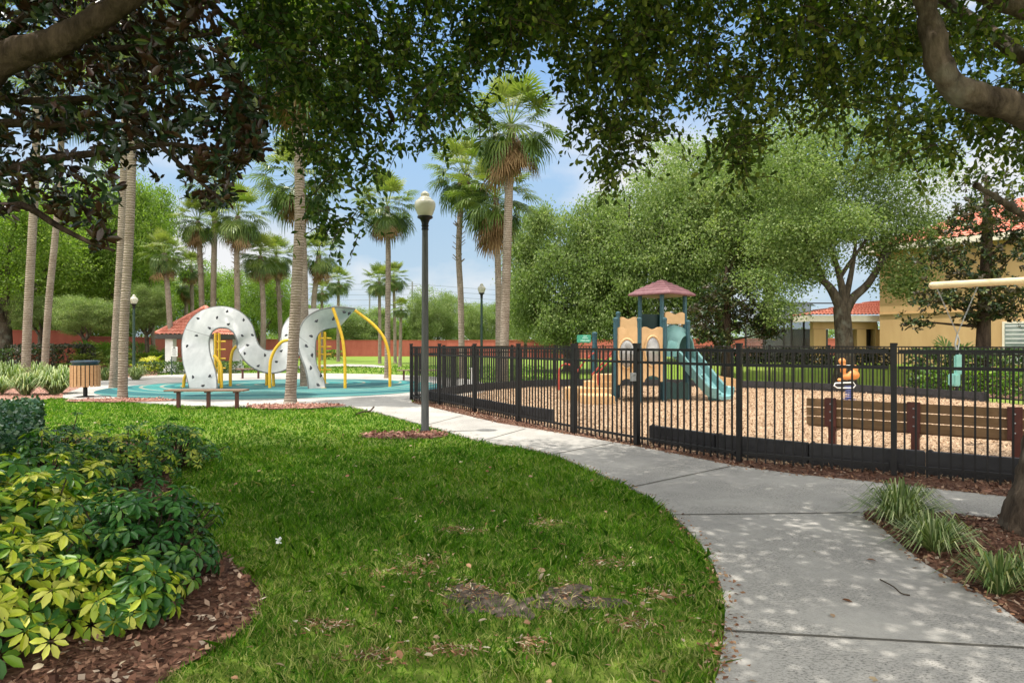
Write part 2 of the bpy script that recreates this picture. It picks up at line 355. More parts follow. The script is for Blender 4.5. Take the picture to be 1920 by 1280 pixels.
M_magtree = leafmat('magnolia_tree_leaf', [(0.014, 0.03, 0.010, 0), (0.03, 0.055, 0.015, .7), (0.16, 0.17, 0.05, 1)], 0.16, 0.38, 0.28, (0.045, 0.034, 0.016))
M_schef = leafmat('variegated_leaf', [(0.022, 0.085, 0.014, 0), (0.045, 0.13, 0.018, .42), (0.14, 0.25, 0.02, .6), (0.42, 0.46, 0.035, .85), (0.54, 0.54, 0.11, 1)], 0.28, 0.38, 0.3)
M_schefg = leafmat('green_umbrella_leaf', [(0.018, 0.075, 0.014, 0), (0.04, 0.13, 0.02, .6), (0.14, 0.24, 0.03, .92), (0.40, 0.44, 0.06, 1)], 0.25, 0.36, 0.35)
M_hedge = leafmat('hedge_leaf', [(0.022, 0.055, 0.014, 0), (0.05, 0.10, 0.022, .6), (0.11, 0.17, 0.035, 1)], 0.22, 0.4, 0.4)
M_hedgelime = leafmat('lime_hedge_leaf', [(0.04, 0.09, 0.014, 0), (0.10, 0.20, 0.02, .5), (0.22, 0.32, 0.035, 1)], 0.3, 0.45, 0.35)
M_hedgedark = leafmat('dark_hedge_leaf', [(0.012, 0.02, 0.010, 0), (0.022, 0.032, 0.014, .6), (0.06, 0.05, 0.03, 1)], 0.1, 0.5, 0.3)
M_gloss = leafmat('glossy_hedge_leaf', [(0.018, 0.06, 0.028, 0), (0.03, 0.085, 0.035, .7), (0.08, 0.14, 0.06, 1)], 0.15, 0.34, 0.4)
M_lir = leafmat('variegated_blade', [(0.07, 0.12, 0.035, 0), (0.17, 0.23, 0.08, .5), (0.40, 0.43, 0.23, 1)], 0.25, 0.5, 0.3)
M_lirdry = leafmat('green_blade', [(0.05, 0.10, 0.025, 0), (0.13, 0.19, 0.06, .5), (0.34, 0.34, 0.16, 1)], 0.25, 0.5, 0.3)
M_palmetto = leafmat('palmetto_leaf', [(0.06, 0.13, 0.025, 0), (0.14, 0.22, 0.04, .6), (0.30, 0.36, 0.12, 1)], 0.35, 0.35, 0.45)
M_croton = leafmat('yellow_leaf', [(0.12, 0.22, 0.02, 0), (0.40, 0.42, 0.03, .5), (0.62, 0.56, 0.05, 1)], 0.35, 0.4, 0.35)
M_grass = leafmat('grass_blade', [(0.034, 0.105, 0.006, 0), (0.078, 0.19, 0.009, .5), (0.18, 0.28, 0.025, .84), (0.42, 0.38, 0.17, 1)], 0.36, 0.6, 0.12)
M_litter = leafmat('fallen_leaf', [(0.14, 0.06, 0.03, 0), (0.28, 0.15, 0.08, .45), (0.42, 0.32, 0.20, .8), (0.55, 0.50, 0.38, 1)], 0.12, 0.7, 0.2, None, (1.1, .9, .6))
M_chipdark = leafmat('bark_chip', [(0.05, 0.022, 0.014, 0), (0.12, 0.055, 0.034, .55), (0.24, 0.14, 0.09, .9), (0.42, 0.34, 0.26, 1)], 0.0, 0.85, 0.2)
M_chipred = leafmat('red_bark_chip', [(0.16, 0.06, 0.045, 0), (0.30, 0.14, 0.10, .55), (0.46, 0.27, 0.20, 1)], 0.0, 0.85, 0.2)
M_chiptan = leafmat('tan_wood_chip', [(0.18, 0.11, 0.065, 0), (0.35, 0.23, 0.14, .5), (0.56, 0.42, 0.28, 1)], 0.0, 0.85, 0.2)
M_wallred = plain('terracotta_wall_paint', (0.30, 0.082, 0.058), (0.40, 0.12, 0.085), 1.6, 0.85, 0.15, 0.08, (1, 1, .25))
M_stucco = plain('ochre_stucco', (0.42, 0.27, 0.125), (0.54, 0.365, 0.18), 1.3, 0.9, 0.12, 0.12, (1, 1, .22))
M_white = plain('white_paint', (0.66, 0.66, 0.64), (0.78, 0.77, 0.74), 3, 0.55, 0.3, 0.05)
M_cream = plain('cream_trim', (0.62, 0.56, 0.44), (0.72, 0.66, 0.54), 3, 0.7, 0.2, 0.05)
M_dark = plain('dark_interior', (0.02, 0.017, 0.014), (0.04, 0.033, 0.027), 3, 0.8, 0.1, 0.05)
M_bronze = plain('bronze_aluminium', (0.028, 0.024, 0.02), (0.05, 0.043, 0.036), 12, 0.45, 0.4, 0.04)
def _tile(t):
    n = noise(t, 7, 5, .7); c = ramp(t, n, [(0.33, 0.095, 0.06, .3), (0.47, 0.18, 0.125, .55), (0.60, 0.33, 0.26, .75)])
    return prin(t, c, 0.8, 0.2, 0, bump(t, n, 0.3, 0.02)).outputs[0]
M_tile = mat('clay_roof_tile', _tile)
M_ribbon = plain('white_climbing_panel', (0.40, 0.41, 0.40), (0.60, 0.60, 0.58), 2.2, 0.34, 0.45, 0.03, (1, 1, .5))
M_rim = plain('grey_panel_rim', (0.13, 0.135, 0.13), (0.20, 0.20, 0.19), 8, 0.5, 0.4, 0.03)
M_hold = plain('charcoal_hold', (0.03, 0.031, 0.035), (0.06, 0.06, 0.065), 30, 0.7, 0.3, 0.3)
M_yellow = plain('yellow_paint', (0.62, 0.36, 0.012), (0.72, 0.44, 0.022), 9, 0.38, 0.45, 0.03)
M_teal = plain('teal_post_paint', (0.014, 0.055, 0.072), (0.024, 0.08, 0.10), 9, 0.42, 0.4, 0.03)
M_tealpl = plain('teal_plastic', (0.11, 0.245, 0.235), (0.17, 0.33, 0.31), 4, 0.4, 0.45, 0.04)
M_slide = plain('slide_plastic', (0.13, 0.28, 0.29), (0.18, 0.35, 0.35), 4, 0.38, 0.45, 0.04)
M_dkgreen = plain('dark_green_plastic', (0.008, 0.035, 0.034), (0.014, 0.05, 0.046), 5, 0.5, 0.35, 0.04)
M_tan = plain('tan_plastic', (0.50, 0.31, 0.145), (0.60, 0.39, 0.20), 5, 0.55, 0.35, 0.06)
M_maroon = plain('maroon_roof_plastic', (0.12, 0.042, 0.048), (0.19, 0.085, 0.09), 5, 0.45, 0.45, 0.05)
M_redrail = plain('red_rail_paint', (0.30, 0.035, 0.022), (0.38, 0.05, 0.03), 12, 0.45, 0.4, 0.04)
M_greenpanel = plain('bright_green_plastic', (0.010, 0.22, 0.12), (0.03, 0.34, 0.22), 8, 0.25, 0.6, 0.05)
def _bubble(t):
    n = noise(t, 3, 4); p = prin(t, ramp(t, n, [(0.16, 0.15, 0.14, .3), (0.33, 0.32, 0.31, .7)]), 0.06, 0.8)
    return p.outputs[0]
M_bubble = mat('clear_bubble', _bubble)
M_border = plain('black_border_plastic', (0.013, 0.013, 0.015), (0.03, 0.03, 0.033), 14, 0.5, 0.45, 0.08)
def _wood(a, b):
    def f(t):
        n = noise(t, 7, 6, .6, (1, 1, 6)); c = ramp(t, n, [(*a, .3), (*b, .7)]); return prin(t, c, 0.6, 0.3, 0, bump(t, n, .15, .005)).outputs[0]
    return f
M_slat = mat('tan_recycled_slat', _wood((0.40, 0.21, 0.10), (0.54, 0.31, 0.16)))
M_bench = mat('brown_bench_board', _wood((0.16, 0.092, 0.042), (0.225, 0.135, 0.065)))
M_benchpost = plain('oxblood_bench_post', (0.075, 0.018, 0.012), (0.11, 0.028, 0.018), 14, 0.45, 0.4, 0.04)
M_flatbench = mat('grey_brown_plank', _wood((0.19, 0.12, 0.085), (0.27, 0.18, 0.13)))
M_steel = plain('galvanised_steel', (0.30, 0.30, 0.30), (0.42, 0.42, 0.41), 30, 0.4, 0.5, 0.04, None, 0.6)
M_bluelid = plain('blue_black_lid', (0.02, 0.035, 0.06), (0.05, 0.08, 0.12), 8, 0.3, 0.55, 0.03)
M_orange = plain('orange_plastic', (0.52, 0.17, 0.03), (0.64, 0.27, 0.08), 6, 0.4, 0.45, 0.05)
M_mint = plain('mint_plastic', (0.17, 0.40, 0.34), (0.24, 0.48, 0.42), 6, 0.45, 0.4, 0.05)
M_beam = plain('beige_beam_paint', (0.60, 0.46, 0.27), (0.68, 0.53, 0.33), 5, 0.4, 0.4, 0.03)
M_blue = plain('blue_paint', (0.05, 0.07, 0.22), (0.08, 0.11, 0.3), 8, 0.4, 0.4, 0.03)
M_paper = plain('white_notice', (0.62, 0.64, 0.60), (0.76, 0.77, 0.73), 8, 0.6, 0.3, 0.02)
M_soil = plain('bare_soil', (0.075, 0.058, 0.046), (0.17, 0.135, 0.105), 18, 0.95, 0.1, 0.8, None, 0, 0.03)
M_joint = plain('path_joint_dark', (0.075, 0.07, 0.06), (0.13, 0.12, 0.10), 20, 0.95, 0.05, 0.2)  # dark grooves between path slabs, drawn as thin strips
def _screen(t):
    tr = N(t, 'ShaderNodeBsdfTransparent'); d = prin(t, (0.20, 0.21, 0.21), 0.8, 0.1); m = N(t, 'ShaderNodeMixShader'); m.inputs[0].default_value = 0.36
    t.links.new(tr.outputs[0], m.inputs[1]); t.links.new(d.outputs[0], m.inputs[2]); return m.outputs[0]
M_screen = mat('insect_screen', _screen)
def _screen2(t):
    tr = N(t, 'ShaderNodeBsdfTransparent'); d = prin(t, (0.22, 0.23, 0.235), 0.8, 0.1); m = N(t, 'ShaderNodeMixShader'); m.inputs[0].default_value = 0.8
    t.links.new(tr.outputs[0], m.inputs[1]); t.links.new(d.outputs[0], m.inputs[2]); return m.outputs[0]
M_screenroof = mat('roof_screen_mesh', _screen2)
M_glass = plain('window_glass', (0.10, 0.13, 0.12), (0.22, 0.26, 0.23), 2, 0.1, 0.6, 0.0)

# ------------------------------------------------------------------ setting: lawn, paving, beds
G = lambda L: [g(*p)[:2] for p in L]
sheet('lawn', [(-500, -60), (500, -60), (500, 900), (-500, 900)], 0.0, M_lawn)
path_left = G([(655, 763), (720, 778), (805, 801), (902, 829), (1020, 850), (1117, 888), (1184, 917), (1248, 959), (1285, 993), (1322, 1036), (1347, 1087), (1358, 1140), (1358, 1192), (1350, 1246), (1340, 1285)])
path_fence = G([(772, 756), (805, 764), (935, 795), (1062, 816), (1188, 838), (1280, 856), (1373, 875), (1491, 892), (1639, 907), (1765, 921), (1896, 936), (2150, 962)])
bed_up = G([(2150, 1000), (1990, 986), (1875, 975), (1760, 965), (1660, 957), (1618, 962)])
bed_low = G([(1622, 975), (1651, 993), (1723, 1054), (1786, 1092), (1858, 1132), (1917, 1176)])
right_tail = [(3.05, 2.9), (3.3, 2.0), (3.35, 0.5), (3.3, -9)]
left_tail = [(0.35, -9), (0.6, 0.5), (0.82, 2.2)]
plaza_far = G([(772, 751), (840, 747), (905, 737), (910, 722), (880, 712), (800, 706), (700, 702), (540, 700), (400, 701), (280, 705), (195, 714), (150, 728), (118, 742), (126, 749)])
plaza_near = G([(240, 754), (330, 761), (440, 764), (560, 767)])
path_poly = (smoothpoly(path_left[::-1], 5, False)[::-1] + left_tail[::-1][0:3] + right_tail[::-1] + smoothpoly(bed_low[::-1], 4, False)
             + bed_up[::-1] + path_fence[::-1] + smoothpoly(plaza_far, 3, False) + plaza_near)
sheet('path', path_poly, 0.024, M_conc, thick=0.03)
RC = (-7.95, 22.5); RR = (5.55, 5.1)
rub = [(RC[0]+RR[0]*math.cos(a), RC[1]+RR[1]*math.sin(a)) for a in np.linspace(0, 2*math.pi, 80, endpoint=False)]
sheet('rubber_play_surface', rub, 0.032, M_rubber)
far_path = G([(560, 686), (640, 682.5), (700, 684), (725, 687), (725, 689.5), (640, 686.5), (560, 691)])
sheet('far_path', far_path, 0.02, M_conc)
def joint(a, b, w=0.018):
    a, b = np.array(a[:2]), np.array(b[:2]); d = (b-a)/np.linalg.norm(b-a); s = np.array((-d[1], d[0]))*w/2
    return [a+s, b+s, b-s, a-s]
jm = MB()
for a, b in (((1186, 917), (1368, 878)), ((1262, 970), (1612, 966)), ((1030, 856), (1150, 833)), ((1360, 1191), (1930, 1224)), ((905, 829), (985, 806)), ((800, 799), (868, 781))):
    q = joint(g(*a), g(*b)); jm.add([(p[0], p[1], 0.0285) for p in q], [(0, 1, 2, 3)])
jm.build('path_joint', M_joint)['kind'] = 'structure'
# fence line and playground
front_px = [(771, 751), (824, 760), (890, 774), (972, 792), (1077, 814), (1194, 836), (1386, 868), (1676, 893.5)]
front = [g(*p)[:2] for p in front_px] + [(5.75, 6.45), (7.1, 5.4)]
back_px = [(771, 751), (877, 734), (986, 725.5), (1100, 722), (1290, 724), (1440, 728), (1570, 734), (1700, 742), (1920, 760), (2200, 790)]
back = [g(*p)[:2] for p in back_px]
play_poly = front + [(9.5, 5.2)] + back[::-1][:-1]
sheet('playground_wood_chips', play_poly, 0.012, M_chips)
strip = path_fence + front[::-1]
strip_poly = [(p[0]-.0, p[1]) for p in path_fence] + [(p[0]+.12, p[1]+.12) for p in front[::-1]]
sheet('mulch_strip', strip_poly, 0.018, M_mulch)
bed_right = bed_up[::-1] + [(6.2, 5.0), (6.2, -6), (3.3, -6), (3.35, 0.5), (3.3, 2.0), (3.05, 2.9)] + bed_low[::-1]
sheet('mulch_bed', bed_right, 0.014, M_mulch)
bed_left = smoothpoly(G([(-260, 830), (0, 828), (130, 822), (270, 828), (335, 842), (338, 862), (318, 892), (335, 945), (395, 1020), (470, 1090), (492, 1130), (470, 1172), (400, 1222), (330, 1262), (250, 1330), (150, 1500), (-700, 1500), (-700, 1000)]), 4)
sheet('planting_bed', bed_left, 0.014, M_mulch)
bed_far = smoothpoly(G([(-260, 752), (0, 751), (90, 749), (122, 744), (150, 728), (196, 712), (300, 702), (250, 686), (120, 684), (-300, 690)]), 3)
sheet('grass_bed', bed_far, 0.010, M_mulch_red)
rings = [blob(*g(762, 818)[:2], .66, .34, 1), blob(*g(550, 763.5)[:2], 1.15, .62, 2), blob(*g(232, 752)[:2], 1.3, .62, 3)]
for k, rg in enumerate(rings): sheet('tree_mulch_ring', rg, 0.034 if k else 0.012, M_mulch_red)
soil = [blob(*g(975, 1132)[:2], .33, .22, 4, 40, .95), blob(*g(880, 1108)[:2], .13, .10, 5, 30, .6), blob(*g(1062, 1118)[:2], .17, .13, 6, 30, .6), blob(*g(790, 1062)[:2], .12, .12, 7, 26, .6),
        blob(*g(865, 998)[:2], .13, .1, 8, 26, .6), blob(*g(1020, 985)[:2], .12, .09, 9, 26, .6), blob(*g(1180, 1175)[:2], .10, .06, 12, 26, .6), blob(*g(730, 1080)[:2], .16, .09, 13, 26, .6), blob(*g(600, 1180)[:2], .12, .06, 14, 26, .6), blob(*g(1240, 1120)[:2], .12, .07, 15, 26, .6), blob(*g(840, 1225)[:2], .10, .05, 16, 26, .6), blob(*g(700, 1235)[:2], .10, .06, 17, 26, .6), blob(*g(1130, 1060)[:2], .12, .07, 18, 26, .6), blob(*g(1000, 1215)[:2], .09, .05, 19, 26, .6)]
for k, s in enumerate(soil[:3]): sheet('bare_soil', s, 0.005+.004*k, M_soil)
def lawn_bank():
    xs, ys = np.linspace(4.5, 30, 40), np.linspace(22.6, 46, 34); ss = lambda v: np.clip(v, 0, 1)**2*(3-2*np.clip(v, 0, 1)); mb = MB()
    vs = [(x, y, -.03+.66*ss((y-22.8)/5.2)*ss((x-4.6)/3.0)*ss((19.5-x+(y-24)*.6)/4)+.012) for y in ys for x in xs]; k = len(xs)
    mb.add(vs, [(j*k+i, j*k+i+1, (j+1)*k+i+1, (j+1)*k+i) for j in range(len(ys)-1) for i in range(k-1)]); mb.build('lawn_bank', M_lawn, None, True)['kind'] = 'structure'
lawn_bank()
house_lawn_mulch = G([(1640, 690), (1700, 700), (1800, 714), (1990, 728), (1990, 752), (1800, 742), (1690, 730), (1650, 712)])
sheet('shrub_bed', house_lawn_mulch, 0.010, M_mulch_red)

# grass blades: nobody could count them
def lawn_blades():
    Ps = []
    for (y0, y1, x0, x1, dens, h, w) in ((-1.0, 2.6, -3, 1.6, 350, .06, .008), (2.6, 4.4, -3.2, 1.9, 5200, .055, .0055), (4.4, 6.5, -4.5, 2.2, 2900, .06, .007), (6.5, 9.5, -7, 1.8, 1500, .06, .010), (9.5, 18, -14, 0.6, 520, .055, .016), (17, 46, -26, 2, 22, .08, .05)):
        n = int(dens*(y1-y0)*(x1-x0)); x = RNG.uniform(x0, x1, n); y = RNG.uniform(y0, y1, n)
        k = ~inside(x, y, path_poly) & ~inside(x, y, bed_left) & ~inside(x, y, play_poly) & ~inside(x, y, bed_far) & ~inside(x, y, bed_right) & ~inside(x, y, strip_poly) & ~inside(x, y, rub) & ~inside(x, y, far_path)
        for s in rings: k &= ~inside(x, y, s)
        for i, s in enumerate(soil): k &= ~(inside(x, y, s) & (RNG.random(n) < (.74 if i < 3 else .66)))
        # thin, dry turf near the camera
        thin = np.clip((4.9-y)/1.6, 0, 1)*.45; pat = np.sin(x*5.1+np.sin(y*4.3)*1.7)*np.sin(y*6.3+np.sin(x*3.7)*2)
        k &= RNG.random(n) > thin*(0.55+.45*pat)
        x, y = x[k], y[k]; n = len(x)
        Ps.append((x, y, np.full(n, h)*RNG.uniform(.4, 1.5, n)*(1+.35*np.sin(x*7+np.sin(y*5)*2)), np.full(n, w)))
    x, y, h, w = (np.concatenate(q) for q in zip(*Ps)); n = len(x)
    P = np.stack([x, y, np.zeros(n)], 1); A = RNG.normal(0, .55, (n, 3)); A[:, 2] = 1; A = unit(A)
    az = RNG.uniform(0, 6.28, n); s = np.stack([np.cos(az), np.sin(az), np.zeros(n)], 1)
    bend = RNG.normal(0, .45, (n, 3)); bend[:, 2] = 0
    tip = P+(A+bend*.7)*h[:, None]; tip[:, 2] = np.maximum(tip[:, 2]*.9, .008); mid = P+A*h[:, None]*.55
    V = np.stack([P-s*w[:, None]*.5, P+s*w[:, None]*.5, mid+s*w[:, None]*.45, tip, mid-s*w[:, None]*.45], 1).reshape(-1, 3)
    dry = np.clip((5.0-y)/2.2, 0, 1)*(.65+.35*np.sin(x*4.1+np.sin(y*5.3)*2)); rr = RNG.random(n)*.78+.10*np.sin(x*1.3+np.sin(y*1.1)*2)+.06*np.sin(x*4+y*3.1); rr = np.where(RNG.random(n) < .09+.58*dry, RNG.uniform(.86, 1, n), rr)
    fi = np.arange(5*n).reshape(-1, 5)[:, [0, 1, 2, 3, 4]].ravel()
    o = npmesh('grass', V, fi, 5, M_grass, None, np.clip(rr, 0, 1)); tag(o, 'short green lawn grass growing between the planting bed and the path', kind='stuff')
lawn_blades()
def chips(name, label, polys, dens, m, L=(.025, .06), z=0.016, w=.35, tilt=.35):
    PP = []
    for poly, dn in zip(polys, dens):
        a = np.array([p[:2] for p in poly]); lo, hi = a.min(0), a.max(0); lo = np.maximum(lo, (-30, 2.0)); hi = np.minimum(hi, (14, 40))
        n = int(dn*(hi[0]-lo[0])*(hi[1]-lo[1])); x = RNG.uniform(lo[0], hi[0], n); y = RNG.uniform(lo[1], hi[1], n); k = inside(x, y, poly); PP.append(np.stack([x[k], y[k], RNG.uniform(0, .02, k.sum())], 1))
    P = np.concatenate(PP); n = len(P); P[:, 2] += z; A = RNG.normal(size=(n, 3)); A[:, 2] *= tilt; Nn = RNG.normal(0, tilt, (n, 3)); Nn[:, 2] = 1
    Ls = RNG.uniform(*L, n); o = leafmesh(name, m, P, A, Nn, Ls, Ls*w*RNG.uniform(.5, 1, n), None, None, False, -.05); tag(o, label, kind='stuff')
chips('mulch_chips', 'dark brown bark chips lying in the planting beds', [bed_left, bed_right, strip_poly], [1500, 1500, 900], M_chipdark)
chips('red_mulch_chips', 'reddish bark chips round the lamp and the palms', rings+[bed_far], [1500, 700, 500, 60], M_chipred, (.03, .08), .036)
chips('wood_chips', 'pale wood chips covering the fenced playground', [play_poly], [700], M_chiptan, (.02, .055), .014)
def litter():
    n = 520; y = 2.6+RNG.random(n)**1.3*12; x = (RNG.uniform(-.75, .7, n))*y; k = ~inside(x, y, play_poly); x, y = x[k], y[k]; n = len(x)
    P = np.stack([x, y, np.full(n, .05)], 1); on = inside(x, y, path_poly); keep = ~on | (RNG.random(n) < .12); P = P[keep]; P[on[keep], 2] = .032; n = len(P)
    A = RNG.normal(size=(n, 3)); A[:, 2] *= .2; Nn = RNG.normal(0, .4, (n, 3)); Nn[:, 2] = 1
    L = RNG.uniform(.025, .06, n)
    q = np.concatenate([np.array(sp_).mean(0)+RNG.normal(0, 1, (150, 2))*np.ptp(np.array(sp_), 0)*.36 for sp_ in soil]); m_ = len(q); P2 = np.concatenate([q, RNG.uniform(.016, .04, (m_, 1))], 1); P = np.concatenate([P, P2]); A2 = RNG.normal(size=(m_, 3)); A2[:, 2] *= .25; A = np.concatenate([A, A2]); N2 = RNG.normal(0, .4, (m_, 3)); N2[:, 2] = 1; Nn = np.concatenate([Nn, N2]); L = np.concatenate([L, RNG.uniform(.015, .05, m_)])
    tag(leafmesh('fallen_leaves', M_litter, P, A, Nn, L, L*np.where(np.arange(len(L)) < n, .3, .10), None, None, True), 'small dry fallen leaves scattered over the lawn', kind='stuff')
    # leaf litter caught along the path edge
    E = np.array(smoothpoly(path_left, 40, False)+smoothpoly(bed_low, 30, False)+smoothpoly(path_fence, 60, False)); q = E[RNG.integers(0, len(E), 1500)]+RNG.normal(0, .045, (1500, 2)); q = q[q[:, 1] > 2.2]; n = len(q)
    P = np.concatenate([q, np.full((n, 1), .031)], 1); A = RNG.normal(size=(n, 3)); A[:, 2] *= .3; Nn = RNG.normal(0, .5, (n, 3)); Nn[:, 2] = 1; L = RNG.uniform(.015, .045, n)
    tag(leafmesh('edge_litter', M_litter, P, A, Nn, L, L*.28, None, RNG.random(n)*.8), 'dry leaf litter caught along the edges of the path', kind='stuff')
litter()

# ------------------------------------------------------------------ trees
def crownpts(blobs, per, crad, flat=.6):
    "leaf points: clumps of leaves spread through each blob of the crown"
    out = []
    for (c, r, ncl) in blobs:
        d = rdir(ncl)*(RNG.random((ncl, 1))**.30)*np.array(r); cc = np.array(c)+d
        s = RNG.uniform(.6, 1.25, (ncl, 1, 1))*crad
        q = RNG.normal(size=(ncl, per, 3))*s*np.array([1, 1, flat]); out.append((cc[:, None, :]+q).reshape(-1, 3))
    return np.concatenate(out)
def oak_crown(name, seed, m, per=70, clumps=900, leaf=.026, rad=.078):
    "unit crown, radius about 1, returned as a mesh without object"
    global RNG
    keep = RNG; RNG = np.random.default_rng(seed)
    bl = []; k = 22
    for i in range(k):
        a = 2*math.pi*i*0.618+RNG.uniform(-.3, .3); zf = (i+.5)/k; z = -.62+1.25*zf; rr = math.sqrt(max(.05, 1-min(1, abs(z))**2))*.66
        r = RNG.uniform(.18, .44); bl.append(((rr*math.cos(a), rr*math.sin(a), z*.8), (r, r, r*.75), clumps//k))
    bl.append(((0, 0, -.05), (.75, .75, .6), clumps//6))
    P = crownpts(bl, per, rad); n = len(P); A = rdir(n, -.15); Nn = rdir(n, .9); L = leaf*RNG.uniform(.7, 1.3, n)
    cl = np.repeat(RNG.random(n//per+1), per)[:n]
    o = leafmesh(name, m, P, A, Nn, L, L*.33, None, np.clip(RNG.random(n)*.5+cl*.5, 0, 1)); me = o.data; bpy.data.objects.remove(o); RNG = keep
    return me
CROWN = {'oak': [oak_crown('crown', s, M_oakleaf) for s in (21, 22)], 'pale': [oak_crown('crown', s, M_oakpale, 72, 1150) for s in (31, 32, 33)]}
def limb(mb, a, b, r0, r1, n=5, sag=.12, seed=0):
    rr = random.Random(seed); a, b = Vector(a), Vector(b); L = (b-a).length; pts = []
    for i in range(n+1):
        t = i/n; p = a.lerp(b, t)+Vector((rr.uniform(-1, 1), rr.uniform(-1, 1), rr.uniform(-.6, .6)))*L*sag*.5*math.sin(math.pi*t)
        pts.append(p)
    mb.tube(pts, [r0+(r1-r0)*i/n for i in range(n+1)], 8); return pts
def tree(label, x, d, yc, rx, rz, kind, v, trunk_r=.2, ground=0.0, group=None, name='oak_tree', bark=M_oakbark, rot=0.0, lean=0.0):
    "round-crowned tree: crown centre at photo row yc, distance d"
    c = Vector(pd(x, yc, d)); base = Vector((c.x+lean, c.y, ground)); root = empty(name, base, label, 'tree', group)
    mb = MB(); fork = base.lerp(Vector((c.x, c.y, max(ground+.8, c.z-rz*.7))), .85)
    mb.tube([base+Vector((0, 0, -.05)), base.lerp(fork, .12), base.lerp(fork, .5)+Vector((.04, 0, 0)), fork], [trunk_r*1.5, trunk_r*1.1, trunk_r, trunk_r*.9], 12)
    for k in range(7):
        a = k*2.4+x; e = c+Vector((math.cos(a)*rx*.6, math.sin(a)*rx*.6, rz*(-.25+.12*k))); p = limb(mb, fork, e, trunk_r*.55, trunk_r*.12, 5, .16, k+int(x))
        limb(mb, p[3], p[3]+Vector((math.cos(a+1)*rx*.35, math.sin(a+1)*rx*.3, rz*.3)), trunk_r*.22, trunk_r*.05, 4, .15, k+90)
    mb.build('trunk', bark, root, True)
    o = bpy.data.objects.new('crown', CROWN[kind][v % len(CROWN[kind])]); C.objects.link(o); o.parent = root; o.location = c-base; o.scale = (rx, rx*.95, rz); o.rotation_euler = (0, 0, rot)
    return root
px = lambda w, d: w*d/F
grpB = 'leafy trees behind the palms and the wall'
for args in (
    ('spreading tree at the left edge with a dark trunk before the red wall', 10, 36, 470, px(170, 36), px(170, 36), 'oak', 0, .32),
    ('green tree filling the gap between the two slanting left palm trunks', 120, 44, 480, px(160, 44), px(185, 44), 'oak', 1, .2),
    ('tall leafy tree rising behind the pair of crossing palm trunks', 225, 41, 440, px(120, 41), px(165, 41), 'oak', 0, .2),
    ('low bushy tree behind the saw palmettos and left of the pavilion', 200, 47, 570, px(130, 47), px(110, 47), 'oak', 0, .18),
    ('leafy tree right of the pale leaning palm, above the far hedge', 60, 50, 560, px(120, 50), px(110, 50), 'oak', 1, .2),
    ('small sunny tree in front of the crossing palm trunks, above the palmettos', 160, 33, 592, px(62, 33), px(52, 33), 'pale', 2, .12),
    ('small sunny tree between the two left palms in front of the red wall', 75, 35, 585, px(55, 35), px(48, 35), 'pale', 0, .12),
    ('small light tree between the far left lamp and the pavilion roof', 275, 38, 575, px(50, 38), px(62, 38), 'pale', 1, .12),
    ('rounded green tree behind the valley of the white climbing ribbon', 485, 62, 565, px(80, 62), px(95, 62), 'oak', 1, .2),
    ('dark tree low behind the pavilion roof and the leftmost arch', 345, 66, 560, px(100, 66), px(90, 66), 'oak', 0, .2),
    ('bushy tree behind the mulch ring palm and the second ribbon crest', 570, 80, 605, px(70, 80), px(62, 80), 'oak', 1, .2),
    ('bushy tree over the red wall behind the leaning yellow poles', 672, 88, 612, px(80, 88), px(55, 88), 'pale', 1, .2),
    ('loose crowned tree over the wall just right of the near lamp post', 815, 92, 598, px(60, 92), px(75, 92), 'pale', 2, .25),
    ('low green tree over the wall left of the near lamp post', 757, 95, 618, px(55, 95), px(42, 95), 'oak', 1, .2),
    ('tree behind the distant lamp post and the tall palm pair', 912, 84, 606, px(58, 84), px(62, 84), 'pale', 0, .25),
    ('small pale tree over the wall between tall palm and large oaks', 985, 70, 580, px(50, 70), px(85, 70), 'pale', 1, .2),
    ): tree(*args, group=grpB, rot=args[1])
grpO = 'large oaks behind the playground'
for args in (
    ('broad bright oak left of the play tower, the leftmost big crown', 1065, 36, 522, px(140, 36), px(200, 36), 'pale', 0, .28),
    ('broad oak directly behind the maroon play tower roof', 1215, 34, 485, px(160, 34), px(215, 34), 'pale', 1, .28),
    ('tall pale oak rising highest behind the play tower, right of its roof', 1350, 35, 400, px(180, 35), px(200, 35), 'pale', 2, .3),
    ('deep green oak standing between the tall pale oak and the pool screen', 1440, 37, 420, px(130, 37), px(160, 37), 'pale', 1, .28),
    ): tree(*args, group=grpO, rot=args[1]*.7)
